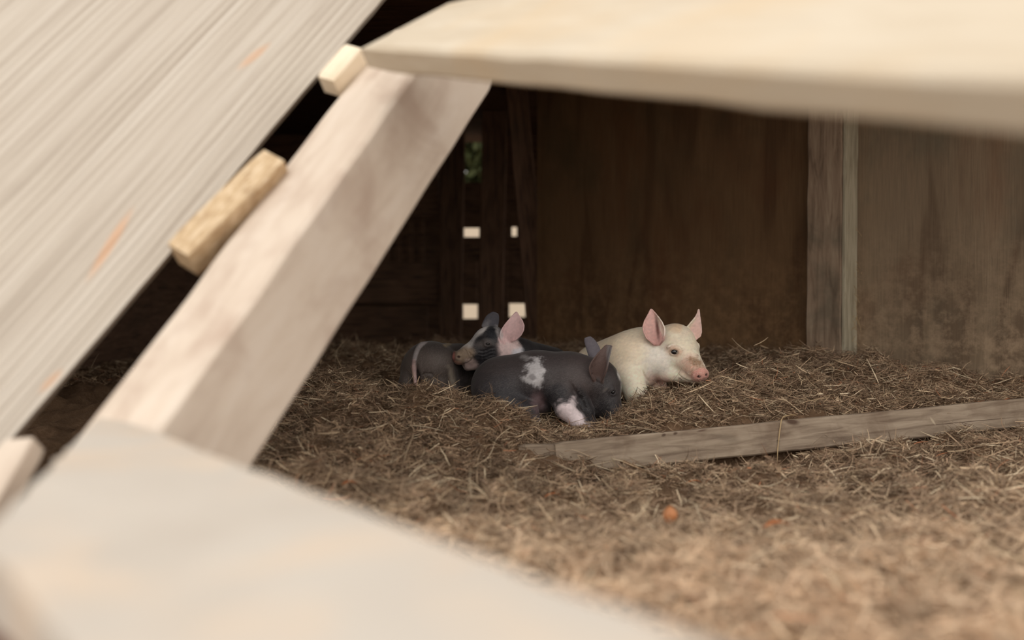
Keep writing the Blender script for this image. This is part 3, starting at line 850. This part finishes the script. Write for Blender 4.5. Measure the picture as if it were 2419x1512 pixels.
_sn = np.random.default_rng(9)
_SK = _sn.normal(0, 1, (24, 3)); _SP = _sn.uniform(0, 6.28, 24)
def snoise(V, freq):
    o = np.zeros(len(V))
    for i in range(24): o += np.sin((V @ _SK[i]) * freq * (0.6 + .07 * i) + _SP[i])
    return o / 6
def ss(x, a, b): t = np.clip((x - a) / (b - a), 0, 1); return t * t * (3 - 2 * t)
class Coat:
    def __init__(s, V, base): s.V = V; s.c = np.tile(np.array(base, float), (len(V), 1)); s.n = snoise(V, .16); s.n2 = snoise(V, .5)
    def blob(s, col, c, r, ang=0, soft=.35, amt=1, rag=.18, wr=None):
        d = s.V[:, :2] - np.array(c[:2]); ca, sa = math.cos(math.radians(ang)), math.sin(math.radians(ang))
        x = (d[:, 0] * ca + d[:, 1] * sa) / r[0]; y = (-d[:, 0] * sa + d[:, 1] * ca) / r[1]
        q = np.sqrt(x * x + y * y) + rag * (s.n + .5 * s.n2)
        m = (1 - ss(q, 1 - soft, 1 + soft)) * amt
        if wr: m = m * ((s.V[:, 2] > wr[0]) & (s.V[:, 2] < wr[1]))
        s.c = s.c * (1 - m[:, None]) + np.array(col) * m[:, None]
    def near(s, col, pts, d0, d1, amt=1):
        m = np.zeros(len(s.V)); lo, hi = pts.min(0) - d1, pts.max(0) + d1
        k = np.where(((s.V > lo) & (s.V < hi)).all(1))[0]
        D = np.full(len(k), 1e3)
        for i in range(0, len(pts), 50):
            D = np.minimum(D, np.linalg.norm(s.V[k][:, None] - pts[i:i + 50][None], axis=2).min(1))
        m[k] = (1 - ss(D, d0, d1)) * amt
        s.c = s.c * (1 - m[:, None]) + np.array(col) * m[:, None]

def uv_sphere(c, r, sx=1, sy=1, sz=1, n=18):
    V, F = [], []
    for i in range(n + 1):
        th = math.pi * i / n
        for j in range(2 * n):
            ph = math.pi * j / n
            V.append((c[0] + r * sx * math.sin(th) * math.cos(ph), c[1] + r * sy * math.sin(th) * math.sin(ph), c[2] + r * sz * math.cos(th)))
    m = 2 * n
    for i in range(n):
        for j in range(m): F.append((i * m + j, i * m + (j + 1) % m, (i + 1) * m + (j + 1) % m, (i + 1) * m + j))
    return V, F

def finish_pig(fld, anchor, Yd, coat_fn, mat, label, eyes, bristle, flow, nb=9000, bl=(4, 9), bare=None):
    V, F = fld.skin()
    s = Yd / FPX
    C = coat_fn(V)
    k = (1 + .07 * snoise(V, .35) + .05 * snoise(V, 1.1))
    C = np.clip(C * k[:, None], 0.002, 0.95)
    a = np.array(anchor, float)
    def tolocal(Q):
        d = (np.asarray(Q, float) - a) * s
        return np.stack([d[..., 0], d[..., 2], -d[..., 1]], -1)
    L = tolocal(V)
    loc = P(anchor[0], anchor[1], Yd)
    # make faces point outwards
    o = fast_mesh('piglet', L, F, mat, colors=C, loc=loc)
    ctr = L.mean(0); q = L[F]; nf = np.cross(q[:, 1] - q[:, 0], q[:, 2] - q[:, 0])
    vol = (nf * q[:, 0]).sum()
    if vol < 0: o.data.flip_normals(); nf = -nf
    tag(o, label, 'piglet')
    for (u, v, r, dw, sxz) in eyes:
        wv = eyes_w[(u, v)] if (u, v) in eyes_w else 0
        cx = tolocal(np.array([[u, v, wv + dw]]))[0]
        VV, FF = uv_sphere(cx, r * s, sxz, 1, 1)
        e = mesh_obj('eye', VV, FF, M_eye, o, smooth=True)
    # short bristles lying along the coat
    rg = np.random.default_rng(int(anchor[0]))
    ar = np.linalg.norm(nf, axis=1); front = nf[:, 1] / (ar + 1e-12) < 0.35
    pr = ar * front
    if bare is not None:
        qc = V[F[:, 0]]; D = np.full(len(qc), 1e3)
        for i in range(0, len(bare), 6): D = np.minimum(D, np.linalg.norm(qc - bare[i], axis=1))
        pr = pr * (D > 6)
    pr /= pr.sum()
    fi = rg.choice(len(F), nb, p=pr)
    w4 = rg.dirichlet(np.ones(4), nb)
    base = (q[fi] * w4[:, :, None]).sum(1); nrm_ = nf[fi] / ar[fi][:, None]
    cc = C[F[fi, 0]]
    fl = np.array([flow(x) for x in V[F[fi, 0]]]); fl = np.stack([fl[:, 0], fl[:, 2], -fl[:, 1]], 1)
    fl = fl + rg.normal(0, .14, fl.shape); fl -= nrm_ * (fl * nrm_).sum(1)[:, None]; fl /= np.linalg.norm(fl, axis=1)[:, None] + 1e-9
    d = fl + nrm_ * rg.uniform(.03, .2, nb)[:, None]; d /= np.linalg.norm(d, axis=1)[:, None]
    ln = rg.uniform(*bl, nb)[:, None] * s; sd = np.cross(d, nrm_); sd /= np.linalg.norm(sd, axis=1)[:, None] + 1e-9
    wd = .2 * s
    B = np.stack([base - sd * wd - nrm_ * s * .5, base + sd * wd - nrm_ * s * .5, base + d * ln * .6 + sd * wd * .8, base + d * ln * .6 - sd * wd * .8,
                  base + d * ln - nrm_ * ln * .15, base + d * ln - nrm_ * ln * .15 + sd * wd * .3], 1)
    i0 = np.arange(nb)[:, None] * 6
    FB = np.concatenate([i0 + np.array([[0, 1, 2, 3]]), i0 + np.array([[3, 2, 5, 4]])])
    bc = cc * (1 - bristle[1]) + np.array(bristle[0]) * bristle[1]
    fo = fast_mesh('bristle_coat', B.reshape(-1, 3), FB, M_bristle, o, colors=np.repeat(bc, 6, 0), smooth=False)
    tag(fo, kind='stuff')
    return o
eyes_w = {}
def socket(fld, u, v, rx, ry, tilt=0, lid=2.2, brow=None):
    """almond opening with raised lids; remembers where the eyeball sits"""
    w_ = fld.front(u, v); eyes_w[(u, v)] = w_
    ct, st = math.cos(math.radians(tilt)), math.sin(math.radians(tilt))
    n = 14; ring = []
    for i in range(n + 1):
        a = 2 * math.pi * i / n
        x = (rx + 1.5) * math.cos(a); y = (ry + 1.5) * math.sin(a)
        uu, vv = u + x * ct - y * st, v + x * st + y * ct
        w2 = fld.front(uu, vv)
        ring.append((uu, vv, (w2 if w2 is not None else w_) + .6))
    fld.chain(ring, [lid] * (n + 1), 3.0)
    fld.ell((u, v, w_ - 1), (rx, ry, 5.5), 1.6, d=(ct, st, 0), d2=(-st, ct, 0), cut=True)

def unit(v): v = np.array(v, float); return v / np.linalg.norm(v)

# ---- white piglet, sitting up, head turned to the right
def white_piglet():
    f = Field((1330, 715, -110), (1700, 1010, 215), 1.5)
    f.cone((1497, 850, 28), (1425, 884, 128), 70, 66, 10)
    f.ell((1478, 885, 25), (48, 62, 50), 20)
    f.cone((1528, 830, 24), (1580, 826, 20), 57, 50, 16)
    f.ell((1530, 880, 22), (32, 34, 34), 14)
    # near foreleg, far foreleg
    f.chain([(1485, 880, -12), (1499, 925, -24), (1502, 962, -26), (1508, 985, -32)], [36, 25, 20, 17], 12)
    f.chain([(1552, 880, 44), (1562, 925, 42), (1566, 965, 40)], [26, 19, 16], 10)
    f.chain([(1410, 930, 90), (1440, 968, 60)], [40, 22], 14)
    # head
    fd = unit((.46, .42, -.74)); ex = unit((.86, -.1, .45))
    f.ell((1598, 822, 12), (50, 53, 52), 14, d=ex)
    f.ell((1596, 800, 8), (40, 34, 40), 12)
    f.ell((1565, 856, -2), (38, 38, 36), 14)
    f.ell((1622, 852, -2), (28, 32, 32), 12)
    f.cone((1610, 838, -18), (1631, 867, -58), 38, 24, 16)
    f.cone((1575, 880, -8), (1618, 886, -42), 22, 14, 12)
    f.cone((1612, 882, -45), (1630, 888, -62), 15, 12, 6)
    f.cone((1631, 867, -58), (1638, 876, -70), 22, 19, 5)
    f.ell((1642, 880, -75), (6, 16.5, 20.5), 2.5, d=unit((.34, .28, -.9)), d2=(0, 1, .3))
    # brow
    f.ell((1583, 818, f.front(1583, 818) + 3), (13, 6, 6), 7)
    f.ell((1647, 818, 2), (6, 8, 10), 6)
    # wrinkles over the snout
    for o_ in (0, 7, 13):
        p = [f.on(1608 + o_ * 1.3 + i * 2.2 + 9, 876 - i * 7.0 + o_ * .2, -.4) for i in range(5)]
        f.chain(p, [1.3] * 5, 2.2, cut=True)
    # mouth line
    m = [f.on(*q, -.2) for q in ((1594, 879), (1602, 888), (1614, 894), (1626, 897), (1636, 898))]
    f.chain(m, [1.0, 2.0, 2.0, 1.8, 1.0], 1.8, cut=True)
    # nostrils
    for (u, v) in ((1635, 883), (1653, 879)):
        w_ = f.front(u, v)
        if w_ is not None: f.ell((u, v, w_ - 1), (3.8, 3.2, 7), 1.6, cut=True)
    f.chain([f.on(*q, -.1) for q in ((1571, 823), (1579, 815), (1589, 813), (1599, 819), (1603, 828))], [.8, 1.4, 1.6, 1.4, .8], 2, cut=True)
    socket(f, 1586, 829, 8, 5, 8, 2.0)
    e1, r1 = ear_pts((1548, 812, -34), (1549, 772, -42), (1535, 731, -24), unit((.9, .08, -.42)), unit((-.42, 0, -.9)), [7, 20, 25, 26, 21, 12, 2], 1.6)
    e1b, r1b = ear_pts((1629, 791, 18), (1650, 768, 10), (1653, 732, 16), unit((.72, .6, .1)), unit((.35, -.1, -.93)), [17, 19, 17, 13, 8, 4, 1], 1.2)
    f.shell(e1, r1, 4); f.shell(e1b, r1b, 4)
    # crease behind the cheek, elbow crease
    c_ = [f.on(*q, 0) for q in ((1512, 872), (1520, 888), (1532, 900))]
    f.chain(c_, [1, 2.5, 1.5], 3, cut=True)
    cream = lin(251, 238, 217)
    def coat(V):
        c = Coat(V, cream)
        c.blob(lin(222, 198, 168), (1450, 825), (70, 40), -30, .8, .6)
        c.blob(lin(238, 232, 226), (1548, 850), (30, 60), 0, .6, .7); c.blob(lin(234, 222, 200), (1615, 800), (34, 26), 20, .7, .6)
        c.blob(lin(228, 190, 150), (1598, 772), (26, 12), 10, .8, .65)
        c.blob(lin(206, 148, 128), (1622, 862), (22, 28), -35, .6, .7)
        c.blob(lin(196, 156, 130), (1587, 828), (17, 11), 10, .6, .85); c.blob(lin(110, 78, 66), (1586, 829), (9, 6.5), 10, .4, .8, 0)
        c.blob(lin(150, 118, 90), (1634, 851), (17, 11), 35, .5, .85, .35)
        c.blob(lin(168, 134, 106), (1620, 868), (8, 9), 0, .8, .4, .4)
        c.blob(lin(212, 152, 140), (1642, 881), (22, 17.5), -8, .2, .95, .04, (-110, -66))
        c.blob(lin(120, 88, 72), (1612, 893), (24, 3), 14, .7, .6, .3)
        c.blob(lin(70, 40, 38), (1635, 883), (4, 3.2), 0, .4, .9, 0); c.blob(lin(70, 40, 38), (1653, 879), (3.4, 3), 0, .4, .9, 0)
        c.blob(lin(226, 168, 156), (1560, 905), (30, 18), 20, .8, .7)
        c.near(lin(222, 176, 170), e1, 2.5, 7, .9); c.near(lin(222, 184, 178), e1b, 2.5, 7, .85)
        c.blob(lin(240, 224, 210), (1558, 770), (9, 32), -20, .3, .95, .04)
        c.blob(lin(96, 52, 46), (1547, 772), (3.6, 26), -6, .8, .85, .05)  # shade in the ear hollow, painted as a dark red streak
        c.blob(lin(236, 224, 204), (1624, 768), (11, 26), 38, .4, .9, .05)
        return c.c
    finish_pig(f, (1500, 900, 0), 2.95, coat, M_pink, 'cream-white piglet sitting up with pink snout and upright ears, looking right',
               [(1586, 829, 7.2, 4.8, 1.15)], (lin(244, 236, 214), .4), lambda v: unit((-1, .1 if v[1] < 850 else .6, .4)), 26000, (4, 8), np.concatenate([e1, e1b]))
white_piglet()

# ---- dark piglet lying in front, nose in the straw
def dark_piglet():
    f = Field((1085, 780, -125), (1500, 1035, 115), 1.5)
    f.cone((1186, 917, 22), (1268, 906, 14), 75, 75, 10)
    f.cone((1268, 906, 14), (1345, 899, 8), 75, 67, 16)
    f.cone((1345, 899, 6), (1408, 893, -4), 63, 49, 16)
    f.ell((1180, 930, -22), (58, 52, 44), 20)
    f.ell((1345, 918, -28), (40, 44, 34), 16)
    # head
    f.ell((1420, 905, -14), (45, 47, 44), 12)
    f.cone((1424, 915, -22), (1446, 975, -44), 39, 21, 14)
    f.cone((1446, 975, -44), (1450, 990, -48), 20, 18, 5)
    f.ell((1418, 950, -26), (30, 34, 28), 10)
    # legs
    f.chain([(1322, 925, -44), (1334, 958, -60), (1362, 988, -70), (1384, 1008, -76)], [30, 25, 18, 13], 10)
    f.chain([(1384, 1004, -76), (1400, 1012, -80)], [12, 8], 5)
    f.chain([(1362, 925, -38), (1384, 968, -46), (1394, 995, -50)], [20, 15, 12], 6)
    f.chain([(1185, 950, -40), (1245, 968, -56), (1262, 990, -58)], [40, 24, 14], 14)
    # fold between neck and shoulder, flank folds
    f.chain([f.on(*q, -1) for q in ((1344, 898), (1354, 918), (1368, 936), (1378, 956))], [1.5, 5, 6, 4], 5, cut=True)
    f.chain([f.on(*q, -1) for q in ((1276, 905), (1274, 930), (1284, 952))], [1, 5, 8], 14, cut=True)
    f.ell((1436, 911, f.front(1436, 911) + 3), (11, 6, 6), 7)
    socket(f, 1442, 921, 5.2, 4.6, 20, 2.1)
    e1, r1 = ear_pts((1411, 895, -52), (1411, 850, -66), (1434, 814, -54), unit((.9, .12, -.42)), unit((-.42, 0, -.9)), [10, 17, 21, 20, 16, 12, 7], 1.45)
    e2, r2 = ear_pts((1408, 845, 26), (1402, 818, 34), (1390, 799, 32), unit((.9, -.3, .2)), unit((.3, 0, 1)), [14, 15, 15, 14, 13, 11, 7], .8)
    f.shell(e1, r1, 4); f.shell(e2, r2, 4)
    f.chain([f.on(*q, 0) for q in ((1394, 862), (1396, 880), (1403, 895), (1412, 900))], [1, 2, 2, 1], 3, cut=True)
    base = lin(62, 54, 54)
    def coat(V):
        c = Coat(V, base)
        c.blob(lin(34, 32, 38), (1200, 935), (100, 44), 5, .8, .85)  # shade on the lower body painted into the coat
        c.blob(lin(80, 68, 66), (1370, 880), (36, 40), 0, .9, .6)
        c.blob(lin(26, 24, 30), (1312, 938), (36, 34), 30, .6, .9)  # painted shade in the hollow between thigh and elbow
        W = lin(196, 192, 194)
        c.blob(W, (1262, 870), (19, 26), 18, .35, .95, .3); c.blob(W, (1247, 893), (16, 8), 20, .5, .8, .35); c.blob(W, (1268, 895), (12, 13), 0, .5, .85, .3)
        c.blob(lin(110, 104, 106), (1257, 886), (7, 6), 0, .6, .7, .3)
        c.blob(lin(150, 146, 146), (1240, 842), (10, 6), 10, .7, .6, .3)
        c.blob(lin(122, 98, 100), (1272, 948), (14, 26), -15, .7, .7, .2)
        c.blob(lin(128, 126, 136), (1252, 978), (20, 8), 10, .7, .6, .3)
        wl = lin(232, 216, 218)
        c.blob(wl, (1345, 975), (42, 21), 42, .3, 1, .15, (-130, -28)); c.blob(wl, (1378, 1003), (26, 14), 20, .3, 1, .1, (-130, -40))
        c.blob(wl, (1346, 948), (10, 16), 20, .5, .8, .3, (-130, -28))
        c.blob(lin(24, 22, 26), (1378, 948), (13, 42), -22, .4, .9, .1)
        c.blob(lin(24, 22, 26), (1426, 955), (28, 30), 0, .5, .92); c.blob(lin(46, 42, 44), (1428, 918), (26, 24), 0, .7, .7)
        c.blob(lin(30, 30, 32), (1452, 870), (7, 28), -15, .6, .8)
        c.blob(lin(120, 112, 106), (1424, 915), (6, 3), -40, .8, .5)
        c.blob(lin(200, 196, 190), (1459, 884), (3.5, 12), -18, .5, .9); c.blob(lin(200, 196, 190), (1467, 935), (3.5, 30), -4, .5, .9)
        c.blob(lin(158, 132, 108), (1462, 972), (11, 18), 20, .5, .8)
        c.near(lin(96, 74, 68), e1, 2.5, 6, .8); c.near(lin(104, 98, 106), e2, 2.5, 6, .8)
        c.blob(lin(124, 122, 124), (1433, 832), (6, 24), 5, .6, .6, .1, (-125, -40))
        return c.c
    finish_pig(f, (1290, 915, 0), 2.80, coat, M_dark, 'dark grey piglet lying in front, white patch on its flank, nose in the straw',
               [(1442, 921, 5.6, 4.6, 1)], (lin(150, 142, 140), .2), lambda v: unit((-1, .35 if v[0] < 1380 else .9, .2)), 30000, (4, 8), np.concatenate([e1, e2]))
dark_piglet()

# ---- spotted piglet behind, facing left
def spotted_piglet():
    f = Field((1045, 715, -70), (1400, 965, 215), 1.5)
    f.cone((1216, 846, 40), (1300, 886, 120), 47, 62, 14)
    f.cone((1182, 826, 14), (1222, 850, 46), 41, 48, 14)
    f.ell((1162, 811, 0), (38, 42, 40), 10)
    f.ell((1148, 804, -4), (27, 27, 28), 10)
    f.cone((1150, 816, -6), (1112, 836, -16), 36, 25, 12)
    f.cone((1112, 836, -16), (1086, 844, -22), 23, 17, 8)
    f.ell((1160, 838, -6), (32, 26, 30), 12)
    f.cone((1135, 856, -10), (1106, 863, -16), 18, 12, 8)
    fd = unit((-.82, .22, -.5))
    f.ell((1079, 842, -25), (4.5, 15, 14), 3, d=fd, d2=(.2, 1, 0))
    # hidden legs tucked beneath
    f.chain([(1200, 880, 20), (1185, 925, 10)], [28, 18], 12)
    f.chain([(1320, 920, 120), (1310, 945, 100)], [34, 20], 12)
    # snout wrinkles, mouth, cheek folds
    for x0, x1, y0, y1 in ((1098, 1106, 822, 852), (1106, 1113, 826, 850), (1114, 1120, 834, 856)):
        f.chain([f.on(x0 + (x1 - x0) * math.sin(i * .8), y0 + (y1 - y0) * i / 4, -.2) for i in range(5)], [1, 1.9, 2.2, 1.9, 1], 1.6, cut=True)
    f.chain([f.on(*q, -.2) for q in ((1088, 859), (1098, 858), (1108, 854), (1116, 848), (1121, 842))], [1.2, 1.8, 1.8, 1.5, 1], 1.6, cut=True)
    for y in (826, 834, 842):
        f.chain([f.on(1132 + 9 * i, y + 3 * math.sin(i * 1.3) - i, -.1) for i in range(5)], [.7, 1.6, 1.9, 1.6, .7], 2.5, cut=True)
    w_ = f.front(1085, 841); f.ell((1085, 841, w_ - 1), (4.6, 3.6, 6), 1.5, cut=True)
    f.ell((1150, 800, f.front(1150, 800) + 3), (13, 5, 5), 6)
    socket(f, 1153, 811, 5.6, 2.6, 6, 2.2)
    e1, r1 = ear_pts((1202, 806, -14), (1206, 775, -30), (1219, 738, -22), unit((.96, -.22, 0)), unit((.2, 0, -1)), [14, 24, 28, 27, 21, 12, 2], 1.15)
    e2, r2 = ear_pts((1154, 778, 22), (1160, 755, 26), (1170, 740, 24), unit((.92, .35, 0)), unit((.2, 0, 1)), [18, 18, 17, 16, 14, 11, 6], .7)
    f.shell(e1, r1, 4); f.shell(e2, r2, 4)
    blk = lin(34, 32, 36)
    def coat(V):
        c = Coat(V, blk)
        wh = lin(222, 216, 214)
        c.blob(lin(232, 206, 204), (1202, 826), (27, 40), -8, .25, 1, .08, (-70, 60))
        c.blob(lin(214, 216, 224), (1222, 838), (14, 16), 0, .5, .8, .2, (-70, 90))
        c.blob(wh, (1122, 788), (42, 11), -42, .35, 1, .15)
        c.blob(wh, (1104, 812), (22, 12), -45, .4, .9, .12)
        c.blob(lin(60, 55, 56), (1146, 812), (30, 26), 0, .5, .8)
        c.blob(lin(30, 28, 32), (1134, 802), (11, 8), -30, .35, .97, .12)
        c.blob(lin(28, 30, 36), (1164, 785), (13, 24), 15, .4, .95)
        c.blob(lin(38, 36, 40), (1158, 832), (24, 14), 0, .5, .85)
        c.blob(lin(146, 126, 106), (1098, 837), (22, 20), -15, .4, .95, .12)
        c.blob(lin(190, 166, 160), (1112, 862), (16, 16), 0, .5, .85)
        c.blob(lin(176, 104, 92), (1070, 836), (6, 14), -12, .6, .8, .1)
        c.blob(lin(176, 128, 108), (1084, 856), (12, 5), 10, .6, .6, .1)
        c.blob(lin(60, 36, 32), (1085, 841), (3.6, 3), 0, .4, .9, 0)
        c.blob(wh, (1139, 777), (15, 6), -40, .4, .95, .1)
        c.blob(lin(92, 84, 82), (1147, 808), (20, 9), -8, .6, .75)
        c.near(lin(230, 194, 194), e1, 3, 7, .95); c.near(lin(84, 82, 90), e2, 3, 7, .85)
        c.blob(lin(210, 204, 204), (1180, 785), (7, 16), -30, .5, .7)
        return c.c
    finish_pig(f, (1200, 850, 0), 3.02, coat, M_dark, 'black and white spotted piglet with pink ear resting its head, facing left',
               [(1153, 811, 5.2, 5.2, 1.1)], (lin(170, 166, 170), .12), lambda v: unit((1, .2, .2)), 16000, (3, 7), np.concatenate([e1, e2]))
spotted_piglet()

# ---- dark piglet seen from behind
def rump_piglet():
    f = Field((915, 785, -70), (1190, 965, 215), 1.7)
    f.cone((1012, 880, 32), (1078, 884, 120), 70, 66, 14)
    f.ell((1018, 860, 10), (58, 52, 50), 16)
    f.ell((1034, 918, -8), (34, 38, 34), 9)
    f.ell((966, 915, 4), (27, 40, 34), 9)
    f.chain([(1050, 900, 10), (1072, 925, 0)], [30, 20], 10)
    f.cone((1078, 884, 120), (1105, 900, 160), 60, 42, 14)
    f.chain([f.on(*q, 0) for q in ((987, 862), (986, 880), (986, 900), (988, 915))], [2, 6, 8, 9], 8, cut=True)
    f.chain([f.on(*q, -.5) for q in ((994, 886), (1008, 878), (1022, 880), (1036, 893), (1048, 905))], [1, 2, 2.4, 2.2, 1.2], 2.5, cut=True)
    tp = [(1009, 809), (997, 812), (988, 824), (983, 842), (981, 862), (982, 880), (984, 896), (986, 908)]
    tp3 = []
    for q in tp:
        w_ = f.front(*q); tp3.append((q[0], q[1], (w_ if w_ is not None else 10)))
    for i in range(len(tp3)):
        tp3[i] = (tp3[i][0], tp3[i][1], min(tp3[i][2], tp3[max(0, i - 1)][2]) - (0 if i == 0 else 2.2))
    T = np.array(tp3, float)
    for _ in range(4): T[1:-1, 2] = (T[:-2, 2] + 2 * T[1:-1, 2] + T[2:, 2]) / 4
    T[0, 2] += 6; T[0, 1] += 5
    T2 = np.stack([np.interp(np.linspace(0, 7, 29), np.arange(8), T[:, i]) for i in range(3)], 1)
    for _ in range(6): T2[1:-1] = (T2[:-2] + 2 * T2[1:-1] + T2[2:]) / 4
    f.chain([tuple(q) for q in T2], list(np.interp(np.linspace(0, 7, 29), np.arange(8), [6, 6.4, 6.2, 5.8, 5.4, 4.8, 4.2, 3])), 2.0)
    def coat(V):
        c = Coat(V, lin(84, 74, 69))
        c.blob(lin(60, 54, 54), (1040, 815), (60, 18), 5, .8, .7)
        c.blob(lin(92, 80, 75), (1020, 862), (40, 24), 10, .9, .6)
        c.blob(lin(150, 138, 124), (1070, 893), (7, 28), -12, .5, .85, .2)
        c.blob(lin(176, 152, 112), (1056, 812), (8, 6), 0, .5, .85, .2)
        c.blob(lin(40, 34, 36), (1095, 880), (20, 50), 0, .5, .8)
        c.blob(lin(56, 46, 44), (988, 900), (10, 28), 0, .7, .7)
        seg = np.concatenate([np.linspace(T[i], T[i + 1], 6) for i in range(len(T) - 1)])
        c.near(lin(140, 132, 132), seg[:20], 6, 9, .95); c.near(lin(196, 164, 160), seg[20:], 5, 7, .95)
        return c.c
    finish_pig(f, (1030, 880, 0), 3.0, coat, M_dark, 'dark grey-brown piglet seen from behind, tail hanging, leftmost of the four piglets',
               [], (lin(170, 156, 148), .3), lambda v: unit((-.3, .9, -.3)), 14000, (3, 7))
rump_piglet()
